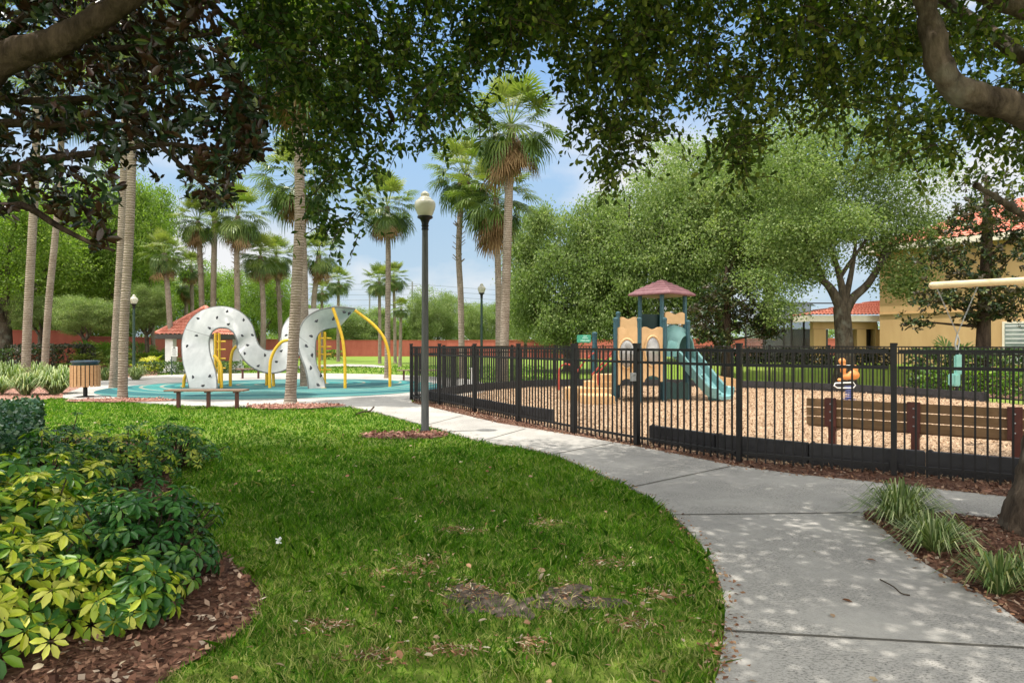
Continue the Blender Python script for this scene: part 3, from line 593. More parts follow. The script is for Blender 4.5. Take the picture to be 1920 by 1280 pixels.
# the oak by the lanai with its trunk and fork in clear view
def fork_oak():
    b = Vector(pd(1584, 690, 24.0)); b.z = 0; root = empty('oak_tree', b, 'oak with a forked grey trunk standing before the lanai roof', 'tree', grpO); mb = MB(); P = lambda x, y, d=24.0: Vector(pd(x, y, d))
    mb.tube([b+Vector((0, 0, -.1)), P(1584, 690), P(1583, 640), P(1580, 600), P(1577, 575)], [.45, .35, .30, .29, .27], 14)
    for pts, r in (([(1577, 580), (1562, 548), (1545, 528), (1515, 514), (1490, 500)], .2), ([(1577, 585), (1580, 550), (1572, 510), (1560, 470), (1545, 420)], .17), ([(1582, 590), (1598, 560), (1625, 535), (1645, 505), (1662, 480), (1690, 440)], .2),
                   ([(1580, 580), (1590, 540), (1600, 490), (1606, 440)], .15), ([(1545, 528), (1535, 500), (1522, 470), (1500, 430)], .11), ([(1645, 505), (1660, 460), (1665, 420)], .09), ([(1575, 520), (1595, 490), (1630, 440), (1650, 390)], .09)):
        q = [P(*p, 24+.25*i*(1 if k else -1)) for i, (p, k) in enumerate(zip(pts, [1, 0]*4))]; q = [P(*p) for p in pts]; q = catmull3(q, 4)
        mb.tube(q, [r*(1-.75*i/(len(q)-1)) for i in range(len(q))], 10)
    mb.build('trunk', M_oakbark, root, True)
    bl = []
    for (x, y, d, w, h, n) in ((1450, 440, 24, 60, 50, 110), (1500, 330, 24, 90, 75, 230), (1560, 420, 23, 70, 40, 130), (1600, 300, 24.5, 100, 70, 260), (1690, 330, 24, 90, 70, 230), (1660, 430, 24, 60, 45, 130), (1730, 430, 23.5, 50, 45, 80),
                            (1440, 300, 25, 80, 70, 170), (1620, 400, 25, 80, 50, 150), (1510, 430, 25, 60, 50, 110), (1490, 520, 24, 42, 26, 55), (1700, 510, 23.6, 45, 40, 70), (1540, 230, 24.5, 90, 60, 160), (1470, 590, 23.5, 30, 28, 26), (1640, 480, 24.5, 30, 22, 30), (1530, 485, 23.6, 45, 30, 60), (1425, 530, 24, 45, 32, 60), (1690, 535, 23.4, 30, 28, 36), (1455, 560, 23.6, 36, 30, 40)):
        bl.append((pd(x, y, d), (px(w, d), px(w, d)*1.1, px(h, d)), n))
    Q = crownpts(bl, 34, .30); n = len(Q); L = .095*RNG.uniform(.7, 1.3, n); cl = np.repeat(RNG.random(n//34+1), 34)[:n]
    leafmesh('crown', M_oakpale, Q, rdir(n, -.15), rdir(n, .9), L, L*.33, root, RNG.random(n)*.55+cl*.4)
fork_oak()
# magnolias: big glossy leaves in whorls, rusty undersides
def whorls(P, per, L, W_, spread=.9):
    n = len(P); ax = rdir(n, .7); per_ = per; az = RNG.uniform(0, 6.28, (n, 1))+np.arange(per_)[None]*2*math.pi/per_*1.62
    ref = np.cross(ax, RNG.normal(size=(n, 3))); u = unit(ref); v = np.cross(ax, u)
    A = ax[:, None]*RNG.uniform(.15, .9, (n, per_, 1))+spread*(u[:, None]*np.cos(az)[..., None]+v[:, None]*np.sin(az)[..., None]); A = A.reshape(-1, 3)
    B = np.repeat(P, per_, 0)+RNG.normal(0, .02, (n*per_, 3)); Nn = np.repeat(ax, per_, 0)+RNG.normal(0, .35, (n*per_, 3)); k = len(B); Ls = L*RNG.uniform(.65, 1.15, k)
    return B, A, Nn, Ls, Ls*W_
def magnolia(label, x, d, trunk_px, blobs, base_y, r=.16, thin=1.0):
    b = Vector(pd(x, base_y, d)); b.z = 0; root = empty('magnolia_tree', b, label, 'tree', 'magnolias beside the house'); mb = MB()
    top = Vector(pd(*trunk_px, d)); mb.tube([b, b.lerp(top, .3), b.lerp(top, .7)+Vector((.05, 0, 0)), top], [r*1.3, r, r*.8, r*.3], 10); bl = []
    for (xx, yy, w, h, n) in blobs:
        c = pd(xx, yy, d+random.uniform(-.6, .6)); bl.append((c, (px(w, d), px(w, d), px(h, d)), int(n*thin))); limb(mb, b.lerp(top, min(.95, max(.3, c[2]/max(top.z, .1)*.8))), c, r*.3, r*.08, 4, .1, int(xx))
    mb.build('trunk', M_limb, root, True); P = crownpts(bl, 4, .16); leafmesh('crown', M_magtree, *whorls(P, 6, .16, .2), root, None, True)
magnolia('dark magnolia left of the pool screen, behind the slide', 1362, 25, (1362, 500), [(1320, 600, 35, 45, 60), (1362, 560, 45, 40, 60), (1410, 600, 50, 30, 70), (1345, 640, 30, 20, 30), (1440, 620, 22, 15, 24), (1385, 530, 40, 30, 40)], 690, .17)
magnolia('dark magnolia standing against the ochre house wall by its window', 1842, 21, (1850, 330), [(1840, 420, 60, 40, 90), (1780, 480, 55, 35, 80), (1900, 480, 60, 40, 90), (1760, 560, 42, 28, 60), (1830, 540, 55, 35, 80), (1910, 570, 60, 35, 90), (1840, 590, 50, 22, 60), (1720, 600, 22, 16, 20), (1930, 420, 50, 50, 60), (1860, 370, 60, 50, 70)], 690, .19, .5)

# ------------------------------------------------------------------ palms
def fan(az, el, pet, Rr, nseg=22, spread=1.9, droop=.5, tilt=.35):
    d = np.array((math.cos(el)*math.cos(az), math.cos(el)*math.sin(az), math.sin(el))); s = np.array((-math.sin(az), math.cos(az), 0)); up = np.cross(d, s)
    tip = d*pet-np.array((0, 0, .14*pet*max(0, math.cos(el)))); e2 = el-tilt; d2 = np.array((math.cos(e2)*math.cos(az), math.cos(e2)*math.sin(az), math.sin(e2))); u2 = np.cross(d2, s)
    V = []; Fc = []
    w = s*.018; pm = d*pet*.5; V += [-w, w, pm+w, pm-w, tip+w, tip-w]; Fc += [(0, 1, 2, 3), (3, 2, 4, 5)]
    for k in range(nseg):
        th = -spread+2*spread*k/(nseg-1); L = Rr*(.72+.28*math.cos(th))*random.uniform(.85, 1.08); dr = d2*math.cos(th)+s*math.sin(th); wd = (-d2*math.sin(th)+s*math.cos(th))
        hw = Rr*.60*spread/nseg*.98; z = np.array((0, 0, 1.)); dp = droop*random.uniform(.6, 1.5); fold = u2*(.03 if k % 2 else -.03)
        b = len(V); p1 = tip+dr*L*.55+fold-z*L*.04*dp; p2 = tip+dr*L*.82-z*L*.18*dp; p3 = tip+dr*L*(1.02-.16*dp)-z*L*.50*dp
        V += [tip, p1+wd*hw, p1-wd*hw, p2+wd*hw*.55, p2-wd*hw*.55, p3+wd*.004, p3-wd*.004]; Fc += [(b, b+1, b+2, b), (b+1, b+3, b+4, b+2), (b+3, b+5, b+6, b+4)]
    return V, Fc
def palm_mesh(name, fronds, m, rnd0):
    V = []; Fc = []; rn = []
    for a in fronds:
        v, f = fan(*a[:-1]); b = len(V); V += v; Fc += [tuple(i+b for i in q) for q in f]; rn += list(np.clip(a[-1]+np.random.default_rng(len(V)).normal(0, .10, len(f)), 0, 1))
    me = bpy.data.meshes.new(name); me.from_pydata([tuple(v) for v in V], [], [q[:3] if q[0] == q[3] else q for q in Fc])
    at = me.attributes.new('rnd', 'FLOAT', 'FACE'); at.data.foreach_set('value', np.array(rn, dtype=np.float32)); me.materials.append(m); return me
def make_crown(seed):
    random.seed(seed); fr = []; n = 46
    for i in range(n):
        t = i/(n-1); el = R(80)-t*R(132)+random.uniform(-.16, .16); fr.append((i*2.4+random.uniform(-.25, .25), el, random.uniform(.85, 1.15)*(.85+.25*math.sin(math.pi*min(1, t+.2))), random.uniform(.62, .82), 26, 2.0, .12+.85*t*t+random.uniform(0, .2), .10+.45*t+random.uniform(-.1, .15), .85-.65*t+random.uniform(-.22, .22)))
    green = palm_mesh('crown', fr, M_palmleaf, .5); dd = []
    for i in range(34):
        dd.append((i*2.4+random.uniform(-.3, .3), R(random.uniform(-84, -52)), random.uniform(.35, 1.05), random.uniform(.5, .8), 12, .7, .25, .1, random.uniform(.1, .95)))
    return green, palm_mesh('dead_fronds', dd, M_palmdead, .5)
PCROWN = [make_crown(s) for s in (3, 4, 5)]
def palm(label, bx, d, pts, cr, tr, skirt=1.0, v=0, boots=False, gz=0.0):
    "fan palm: trunk base at photo column bx and distance d, pts = pixels up the trunk, last one the crown's heart"
    b = Vector(((bx-960)/F*d, d, gz)); root = empty('fan_palm', b, label, 'palm', 'fan palms round the play area'); P = [Vector(pd(x, y, d)) for x, y in pts]; top = P[-1]
    q = catmull3([b+Vector((0, 0, -.05)), b+Vector((0, 0, .25))]+P, 5); n = len(q); rr = [tr*(1.32-.42*min(1, i/5) if i < 6 else .9-.16*(i-5)/(n-5)) for i in range(n)]
    mb = MB(); mb.tube(q, rr, 14)
    if boots:
        for k in range(70):
            t = random.uniform(.55, .97); i = t*(n-1); p = Vector(q[int(i)]).lerp(Vector(q[min(int(i)+1, n-1)]), i-int(i)); a = k*2.4
            o = Vector((math.cos(a), math.sin(a), 0)); mb.bar(p+o*tr*.7, p+o*(tr+.13)+Vector((0, 0, .14)), .05, .02)
    mb.build('trunk', M_palmbark, root, True); gm, dm = PCROWN[v % 3]; rz = (bx*1.7+d) % 6.28
    for nm, me, ok in (('crown', gm, True), ('dead_fronds', dm, skirt > 0)):
        if not ok: continue
        o = bpy.data.objects.new(nm, me); C.objects.link(o); o.parent = root; o.location = top-b; sc = cr/1.68; o.scale = (sc, sc, sc) if nm == 'crown' else (sc*skirt**.5, sc*skirt**.5, sc*skirt); o.rotation_euler = (0, 0, rz)
    return root
random.seed(5)
palm('near palm with ringed grey trunk standing right of the slatted trash can', 230, 17.9, [(233, 600), (243, 430), (250, 200), (254, 40)], 2.0, .137, .8, 0)
palm('palm trunk close behind the ringed trunk by the trash can', 213, 22, [(219, 600), (227, 460), (232, 330), (236, 150), (238, 20)], 2.0, .145, .8, 1)
palm('leftmost palm, thick straight trunk among the striped grasses', 48, 24.5, [(52, 600), (60, 450), (66, 330), (70, 200), (72, 60)], 2.0, .17, .8, 2)
palm('pale palm trunk leaning right, second palm from the left edge', 83, 27, [(92, 560), (103, 450), (112, 330), (118, 180)], 2.0, .15, .8, 0)
palm('palm in the mulch ring beside the path, in front of the climbing ribbon', 545, 16.5, [(550, 650), (558, 500), (562, 400), (560, 250), (555, 120)], 1.9, .155, .9, 1)
palm('palm with shaggy brown skirt just behind the mulch ring palm', 571, 23, [(570, 560), (567, 450), (560, 340)], 1.75, .17, .9, 2)
palm('slim palm left of the near lamp post with a full round crown', 726, 28.3, [(727, 600), (728, 480), (726, 388)], 1.6, .14, 1.0, 0)
palm('tallest palm, towering over the black fence beside its shorter neighbour', 944, 23, [(948, 560), (953, 400), (956, 290), (958, 235)], 2.0, .18, 1.15, 1)
palm('palm with long brown skirt close left of the tallest palm', 935, 26, [(935, 560), (932, 450), (930, 372)], 1.95, .15, 1.2, 2)
palm('palm with a rough stubbly trunk between near lamp post and tallest palm', 866, 28, [(864, 560), (860, 470), (866, 360), (872, 330)], 1.9, .15, .5, 0, True)
palm('small far palm with a thin trunk directly above the curled ribbon end', 634, 56, [(634, 600), (635, 528)], 1.55, .16, .6, 1)
palm('small far palm half hidden left of the one above the curled ribbon', 602, 60, [(603, 600), (604, 545)], 1.3, .16, .7, 2)
palm('short palm behind the slim palm, left one of a low pair', 712, 50, [(712, 600), (711, 528)], 1.5, .15, .8, 2)
palm('short palm behind the slim palm, right one of a low pair', 741, 52, [(740, 600), (738, 520)], 1.45, .15, .8, 0)
palm('knee high young palm on the lawn before the red wall', 750, 43, [(751, 640), (752, 578)], .85, .13, .8, 1)
palm('tall palm behind the first ribbon arch with bright drooping crown', 399, 40, [(400, 560), (402, 450), (404, 345)], 2.0, .2, .7, 0)
palm('palm with a rough brown trunk left of the tall one behind the arch', 380, 40, [(378, 560), (375, 480), (371, 415)], 1.8, .19, 1.0, 1, True)
palm('palm with shaggy trunk rising behind the arch top, right of the tall one', 446, 38, [(445, 560), (444, 480), (446, 405)], 2.0, .19, 1.1, 2, True)
palm('palm above the ribbon valley, left one with a heavy skirt', 492, 40, [(494, 600), (492, 540), (488, 480)], 1.6, .19, 1.1, 0)
palm('palm above the ribbon valley, right one with a dark trunk', 527, 43, [(525, 600), (522, 540), (518, 480)], 1.6, .17, 1.1, 1, True)
palm('palm behind the mulch ring palm with pale seed stalks in its crown', 588, 42, [(588, 580), (592, 530), (598, 478)], 1.6, .2, 1.2, 2)
palm('palm leaning left in front of the pavilion roof', 322, 34, [(318, 600), (314, 540), (308, 475)], 1.3, .16, 1.2, 1)
palm('thin palm left of the pavilion', 288, 45, [(286, 600), (282, 545), (280, 490)], 1.4, .15, 1.0, 0)
palm('low palm with a brown skirt peeking over the pavilion ridge', 348, 50, [(349, 590), (350, 535)], 1.2, .17, 1.2, 2)
palm('pale brown palm between pavilion ridge and rough trunked palm', 360, 47, [(360, 560), (358, 500)], 1.3, .16, 1.1, 0)

# foreground trees
def canopy_clusters(xs, ys, x0, x1, n, dr, ytop=-70, soft=1.5):
    out = []
    while len(out) < n:
        x = random.uniform(x0, x1); e = np.interp(x, xs, ys); y = ytop+(e-ytop)*random.random()**.85
        if y > e-18: continue
        t = (e-y)/max(40, e-ytop)
        if random.random() > .25+soft*t: continue
        out.append(pd(x, y, random.uniform(*dr)))
    return np.array(out)
ex = [440, 480, 520, 560, 600, 650, 700, 740, 780, 830, 880, 920, 950, 980, 1020, 1060, 1090, 1130, 1145, 1165, 1200, 1250, 1290, 1330, 1370, 1400, 1450, 1500, 1560, 1620, 1700, 1760, 1820, 1880, 1990]
ey = [60, 175, 270, 355, 395, 385, 325, 290, 245, 340, 270, 190, 120, 60, 105, 125, 215, 290, 335, 290, 270, 235, 190, 230, 330, 300, 235, 240, 260, 300, 300, 340, 390, 350, 360]
def overhead(x0, x1, y0, y1, n):
    "crown above and behind the camera: it throws the dappled shade on lawn and path"
    x = RNG.uniform(x0, x1, n); y = RNG.uniform(y0, y1, n); z = np.maximum(4.9, 2.3+.565*np.maximum(y, 0))+RNG.uniform(0, 1.6, n); return np.stack([x, y, z], 1)
def sprays(cc, per, rad, L, W_):
    n = len(cc); q = (cc[:, None]+RNG.normal(size=(n, per, 3))*rad*np.array([1, 1, .75])).reshape(-1, 3); k = len(q); Ls = L*RNG.uniform(.7, 1.25, k); return q, rdir(k, -.45), rdir(k, .9), Ls, Ls*W_
def clear_of_lamp(c):
    "the near lamp globe stands in open sun and open view"
    c = np.asarray(c); k = (c[:, 2]-4.0)/SUN.z; q = c-np.array(SUN)[None]*k[:, None]; sx = 960+c[:, 0]/np.maximum(c[:, 1], .1)*F; sy = HZ-(c[:, 2]-CH)/np.maximum(c[:, 1], .1)*F
    return c[(np.hypot(q[:, 0]+1.46, q[:, 1]-11.0) > 1.25) & (np.hypot(sx-797, sy-385) > 95)]
def twigs(cc, ntw, nlf, ln, L, W_):
    "each clump is a handful of drooping twigs with leaves set along them"
    n = len(cc); d = rdir(n*ntw, -.25); o = np.repeat(cc, ntw, 0)+RNG.normal(0, .06, (n*ntw, 3)); l = ln*RNG.uniform(.5, 1.3, n*ntw); t = (np.arange(nlf)+.6)/nlf; s_ = np.cross(d, rdir(n*ntw)); s_ = unit(s_)
    P = o[:, None]+d[:, None]*(l[:, None]*t)[..., None]; P[..., 2] -= .30*(l[:, None]*t**2); sg = np.where(np.arange(nlf) % 2, 1, -1)[None, :, None]
    A = d[:, None]*.55+s_[:, None]*sg*.8+RNG.normal(0, .35, (n*ntw, nlf, 3)); A[..., 2] -= .25; P = P.reshape(-1, 3); k = len(P); Ls = L*RNG.uniform(.6, 1.2, k)
    tw = (o, o+d*l[:, None]*.5-np.array([0, 0, 1])*(.075*l[:, None]), o+d*l[:, None]-np.array([0, 0, 1])*(.30*l[:, None]))
    return (P, A.reshape(-1, 3), rdir(k, .9), Ls, Ls*W_), tw
def big_oak(label, root_loc, cl_view, cl_over, limbs, bark, leaf):
    root = empty('oak_tree', root_loc, label, 'tree'); mb = MB()
    for pts, r0, r1 in limbs:
        q = catmull3(pts, 6); mb.tube(q, [r0+(r1-r0)*i/(len(q)-1) for i in range(len(q))], 16)
    t = mb.build('trunk', bark, root, True)
    tm = t.modifiers.new('s', 'SUBSURF'); tm.levels = tm.render_levels = 2; tx = bpy.data.textures.new('bark_lumps', 'CLOUDS'); tx.noise_scale = .16; dm = t.modifiers.new('d', 'DISPLACE'); dm.texture = tx; dm.strength = .055; dm.mid_level = .5
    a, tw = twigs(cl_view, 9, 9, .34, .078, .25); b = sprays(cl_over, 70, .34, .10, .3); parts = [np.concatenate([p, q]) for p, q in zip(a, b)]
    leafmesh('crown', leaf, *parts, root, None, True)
    w = np.array([0, 0, .0035]); m = len(tw[0]); h = np.cross(tw[2]-tw[0], [0, 0, 1.]); h = unit(h)*.0035
    V = np.stack([tw[0]-w-h, tw[0]+w+h, tw[1]-w-h, tw[1]+w+h, tw[2], tw[2]+w*.5], 1).reshape(-1, 3); i0 = np.arange(m)[:, None]*6
    npmesh('twigs', V, np.concatenate([i0+np.array([[0, 1, 3, 2]]), i0+np.array([[2, 3, 5, 4]])], 1).ravel(), 4, M_branch, root)
    return root
vl = canopy_clusters(ex, ey, 440, 1010, 235, (5.6, 8.5)); vr = canopy_clusters(ex, ey, 985, 2000, 350, (5.4, 8.6))
strand = np.array([pd(x+random.uniform(-10, 10), y, 6.2) for x, y in ((1140, 300), (1142, 320), (1136, 285), (1100, 190), (1105, 225), (1170, 260), (1200, 255), (1245, 225), (1062, 150), (1072, 225), (1385, 300), (1375, 270), (1345, 260), (1395, 320), (625, 425), (610, 400), (660, 405), (850, 320), (840, 345))])
ol = np.concatenate([overhead(-8, 0.2, 1.0, 7.2, 560), overhead(-8, 0.2, 7.0, 9.4, 150), overhead(-6.5, -3, 8.6, 10.6, 50)]); orr = np.concatenate([overhead(-.2, 6.0, 1.0, 8.8, 600), overhead(-.6, 5.0, 1.2, 6.4, 150)])
P5 = lambda L, d: [pd(x, y, d) for x, y in L]
tl = (-5.2, 4.6, 0)
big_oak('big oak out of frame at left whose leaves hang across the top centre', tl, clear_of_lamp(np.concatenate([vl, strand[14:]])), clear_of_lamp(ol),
        [([tl, (-5.15, 4.6, 1.6), (-5.0, 4.65, 3.2), (-4.6, 4.8, 4.2)], .34, .22), ([(-4.7, 4.75, 3.3)]+P5([(-60, 165), (0, 118), (60, 92), (120, 72), (165, 48), (210, 18), (250, -10)], 5.0)+[(-2.6, 5.4, 4.6), (-1.5, 6.2, 5.3), (-.4, 7.0, 6.0)], .125, .06),
         ([(-4.6, 4.8, 4.1), (-3.6, 5.6, 5.0), (-2.2, 7, 6.2), (-.8, 8.4, 7.3)], .14, .04), ([(-4.6, 4.8, 4.1), (-5, 2.5, 5.2), (-4, 0, 6)], .16, .05),
         (P5([(355, -20), (420, 30), (470, 75), (520, 120)], 6.3), .045, .015), (P5([(640, 0), (680, 90), (720, 180), (745, 250)], 6.8), .03, .01)], M_limb, M_canopy)
tr_ = (4.33, 5.15, 0)
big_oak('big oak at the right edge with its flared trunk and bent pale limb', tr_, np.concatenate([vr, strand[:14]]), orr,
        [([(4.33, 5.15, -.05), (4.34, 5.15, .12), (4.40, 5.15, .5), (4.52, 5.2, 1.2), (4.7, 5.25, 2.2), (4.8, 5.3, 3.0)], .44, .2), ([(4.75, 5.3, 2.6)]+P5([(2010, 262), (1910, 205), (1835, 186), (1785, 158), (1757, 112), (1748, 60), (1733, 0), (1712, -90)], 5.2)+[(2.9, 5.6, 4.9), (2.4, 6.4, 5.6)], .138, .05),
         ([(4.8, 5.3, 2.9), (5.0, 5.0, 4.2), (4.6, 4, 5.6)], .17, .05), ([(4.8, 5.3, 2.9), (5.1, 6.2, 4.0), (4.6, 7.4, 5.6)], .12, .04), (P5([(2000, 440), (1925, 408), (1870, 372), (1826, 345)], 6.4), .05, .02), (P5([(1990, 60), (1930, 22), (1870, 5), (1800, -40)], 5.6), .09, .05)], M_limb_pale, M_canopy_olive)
for o in bpy.data.objects:
    if o.name.startswith('oak_tree') and 'flared' in o.get('label', ''):
        pass
def left_magnolia():
    tb = (-5.9, 6.0, 0); root = empty('magnolia_tree', tb, 'dark magnolia hanging in from the top left with rusty leaf undersides', 'tree'); mb = MB(); mb.tube([tb, (-5.9, 6, 2.5), (-5.7, 6, 5), (-5.6, 6, 7)], [.2, .16, .13, .06], 10)
    mx_ = [-60, 0, 80, 130, 170, 200, 222, 245, 300, 340, 380, 420, 450, 485, 500]; my = [420, 400, 385, 440, 470, 470, 340, 325, 335, 355, 395, 385, 305, 285, 250]; pts = []
    while len(pts) < 1150:
        x = random.uniform(-60, 490); e = np.interp(x, mx_, my); t0 = np.interp(x, [300, 400, 430, 490], [-60, -40, 110, 210]); y = random.uniform(t0, e)
        if 215 < x < 350 and y > 300 and random.random() < .8: continue
        if 250 < x < 420 and 150 < y < 190 and random.random() < .4: continue
        pts.append(pd(x, y, random.uniform(5.0, 6.9)))
    for q in ([(-30, 330), (80, 300), (200, 285), (300, 270), (420, 280), (480, 262)], [(-40, 400), (40, 385), (110, 425), (170, 455), (215, 470)], [(-40, 200), (80, 190), (200, 180), (330, 150), (420, 120)], [(-40, 240), (100, 235), (250, 240), (350, 320), (420, 380)], [(60, 20), (160, 90), (300, 80), (410, 60)]):
        c = [(-5.7, 6, 3.0)]+[pd(x, y, 5.6) for x, y in q]; c = catmull3(c, 4); mb.tube(c, [.05-.04*i/(len(c)-1) for i in range(len(c))], 7)
    mb.build('trunk', M_limb, root, True); leafmesh('crown', M_magleaf, *whorls(np.array(pts), 7, .108, .21), root, None, True)
left_magnolia()

# ------------------------------------------------------------------ shrubs and clumps
def schefflera(label, centre, rx, ry, h, n, m, L=.105, bias=0.0, seed=1):
    global RNG
    RNG = np.random.default_rng(seed); cx, cy = centre; root = empty('umbrella_shrub', (cx, cy, 0), label, 'shrub', 'umbrella shrubs in the left bed'); d = rdir(n, .5); d[:, 2] = np.abs(d[:, 2]); rr = .55+.45*RNG.random((n, 1))**.5
    P = np.array([cx, cy, .10])+d*rr*np.array([rx, ry, h-.12])*(1+.12*RNG.normal(size=(n, 1))); mb = MB()
    for k in range(0, n, 3):
        b = Vector((cx+(P[k, 0]-cx)*.25, cy+(P[k, 1]-cy)*.25, 0)); mb.tube([b, b.lerp(Vector(P[k]), .5)+Vector((0, 0, .03)), P[k]], [.009, .007, .004], 5)
    mb.build('stem', M_branch, root); per = 8; ax = unit(d+np.array([0, 0, .55])+RNG.normal(0, .25, (n, 3))); u = unit(np.cross(ax, RNG.normal(size=(n, 3)))); v = np.cross(ax, u)
    az = RNG.uniform(0, 6.28, (n, 1))+np.arange(per)[None]*2*math.pi/per; A = (u[:, None]*np.cos(az)[..., None]+v[:, None]*np.sin(az)[..., None]+ax[:, None]*RNG.uniform(-.35, .1, (n, per, 1))).reshape(-1, 3)
    B = np.repeat(P, per, 0)+A*.012; k = n*per; Nn = np.repeat(ax, per, 0); Ls = L*np.repeat(RNG.uniform(.7, 1.15, n), per)*RNG.uniform(.8, 1.1, k); wr = np.repeat(np.clip(RNG.random(n)*.9+bias, 0, 1), per)
    o = leafmesh('foliage', m, B, A, Nn, Ls, Ls*.21, root, np.clip(wr+RNG.normal(0, .16, k), 0, 1), True, .25); RNG = np.random.default_rng(seed+50)
gx = lambda x, y: g(x, y)[:2]
schefflera('yellow variegated umbrella shrub at the bottom left corner', (-2.68, 3.25), .60, .55, .60, 230, M_schef, .092, .20, 1)
schefflera('variegated umbrella shrub, yellow and green, left of the front bare stems', (-3.05, 4.05), .60, .6, .72, 230, M_schef, .09, .12, 2)
schefflera('dark green umbrella shrub nearest to the lawn', (-2.32, 4.05), .48, .5, .64, 250, M_schefg, .082, -.06, 3)
schefflera('low yellow edged umbrella shrub in front of the dark green one', (-2.12, 3.5), .36, .3, .36, 100, M_schef, .085, .1, 4)
schefflera('umbrella shrub behind the dark green one at the left edge', (-3.65, 4.9), .75, .6, .72, 190, M_schef, .09, .08, 5)
schefflera('pale green umbrella shrub between the front shrubs and the rear clump', (-4.3, 6.0), .8, .6, .66, 190, M_schef, .085, -.08, 6)
schefflera('rounded umbrella shrub beside the small mulch opening', (-4.15, 7.1), .55, .5, .62, 190, M_schef, .075, .0, 7)
schefflera('umbrella shrub at the right tip of the rear clump', (-4.05, 7.9), .55, .5, .58, 170, M_schefg, .07, .12, 8)
schefflera('umbrella shrub at the left of the rear clump', (-5.15, 7.4), .65, .6, .66, 200, M_schefg, .075, .14, 9)
def hedge(label, path, w, h, m, leaf=.05, dens=900, z0=.03, name='hedge', group=None, cat='hedge', aspect=.42):
    P0 = [np.array(p[:2]) for p in path]; root = empty(name, (*P0[0], 0), label, cat, group); V = []; mb = MB()
    for a, b in zip(P0[:-1], P0[1:]):
        L = np.linalg.norm(b-a); d = (b-a)/L; s = np.array((-d[1], d[0])); n = int(dens*L*(2*h+w)); t = RNG.random(n)*L; face = RNG.random(n)*(2*h+w)
        side = np.where(face < h, -w/2, np.where(face < 2*h, w/2, face-2*h-w/2)); z = np.where(face < h, face, np.where(face < 2*h, face-h, h)); dep = RNG.random(n)**2*.12
        lump = 1+.10*np.sin(t*2.3+side*3)+.06*np.sin(t*6.1); side = side*(1-dep/w)*lump; z = np.clip(z-dep*.3+RNG.normal(0, .03, n), z0, None)*(.94+.08*lump-.08)
        V.append(np.stack([a[0]+d[0]*t+s[0]*side, a[1]+d[1]*t+s[1]*side, z], 1))
        for k in range(max(2, int(L/.6))):
            q = a+d*(k+.5)*L/max(2, int(L/.6)); MB().tube([(q[0], q[1], 0), (q[0]+.05, q[1], h*.5), (q[0]-.04, q[1]+.05, h*.85)], [.022, .016, .008], 6).build('stem', M_branch, root)
    Q = np.concatenate(V); n = len(Q); Ls = leaf*RNG.uniform(.7, 1.3, n); leafmesh('foliage', m, Q, rdir(n, .2), rdir(n, .8), Ls, Ls*aspect, root, None, False)
    return root
RNG = np.random.default_rng(77)
hedge('glossy dark green hedge at the left edge of the near bed', [(-4.9, 5.6), (-5.7, 6.9), (-6.6, 8.2), (-7.6, 9.6)], 1.0, .68, M_gloss, .055, 1500, group='hedges by the paths')
hedge('clipped hedge at the far left beneath the red wall', [(-34, 37.0), (-24.2, 33.5)], 2.4, 1.25, M_hedge, .11, 170, group='hedges by the paths')
hedge('low clipped hedge between the far left lamp and the notice', G([(256, 702), (300, 702), (345, 702)]), .8, .62, M_hedge, .07, 420, group='hedges by the paths')
hedge('low clipped hedge seen under the first ribbon arch', G([(408, 700), (452, 700)]), .8, .62, M_hedge, .07, 420, group='hedges by the paths')
hedge('bright lime hedge behind the yellow ladder', G([(596, 674), (640, 674)]), 1.0, .9, M_hedgelime, .14, 130, group='hedges by the paths')
hedge('dark low hedge behind the playground, before the pool screen', [pd(1270, 0, 28.6)[:2], pd(1400, 0, 28.4)[:2], pd(1540, 0, 28.0)[:2], pd(1676, 0, 26.5)[:2]], .9, .70, M_hedgedark, .10, 420, group='hedges by the paths').location.z = .58
hedge('leafy green hedge along the house behind the swing', [(13.1, 21.6), (14.8, 20.2), (16.6, 18.4)], 1.5, 1.35, M_hedge, .11, 260, group='hedges by the paths')
hedge('sunny lime shrubs in front of the house hedge', [(12.2, 19.6), (13.8, 18.6), (15.4, 17.3)], .9, .78, M_hedgelime, .10, 260, group='hedges by the paths')
hedge('thick shrub mass under the trees left of the saw palmettos', [(-24.5, 33), (-21, 31.5)], 2.2, 1.5, M_hedgedark, .12, 140, group='hedges by the paths')
def clump(label, c, r, h, n, m, w=.012, group='striped grass clumps', seed=0):
    rg = np.random.default_rng(seed+400); root = empty('grass_clump', (c[0], c[1], 0), label, 'plant', group); az = rg.uniform(0, 6.28, n); o = np.stack([np.cos(az), np.sin(az), 0*az], 1); t = rg.random(n)**.6; ln = rg.uniform(.75, 1.15, n)
    b = np.array([c[0], c[1], .01])+o*(rg.random((n, 1))*r*.18); s = np.stack([-np.sin(az), np.cos(az), 0*az], 1)*w*.5
    pr = [(0, 0, .7), (.35, .62, 1), (.72, .98, .8), (1.0, .86, .12)]; V = []
    for (ro, zo, ww) in pr:
        ctr = b+o*(ro*r*(t*ln)[:, None]); ctr[:, 2] += zo*h*(1.12-.62*t**2)*ln*(1 if zo != .86 else 1-.35*t); V += [ctr-s*ww, ctr+s*ww]
    V = np.stack(V, 1).reshape(-1, 3); i0 = np.arange(n)[:, None]*8; fi = np.concatenate([i0+np.array([[0, 1, 3, 2]]), i0+np.array([[2, 3, 5, 4]]), i0+np.array([[4, 5, 7, 6]])], 1).ravel()
    o_ = npmesh('grass_clump', V, fi, 4, m, None, np.repeat(rg.random(n), 3)); 
    o_.data.transform(Matrix.Translation((-c[0], -c[1], 0))); o_.location = (c[0], c[1], 0); bpy.data.objects.remove(root); return tag(o_, label, 'plant', group)
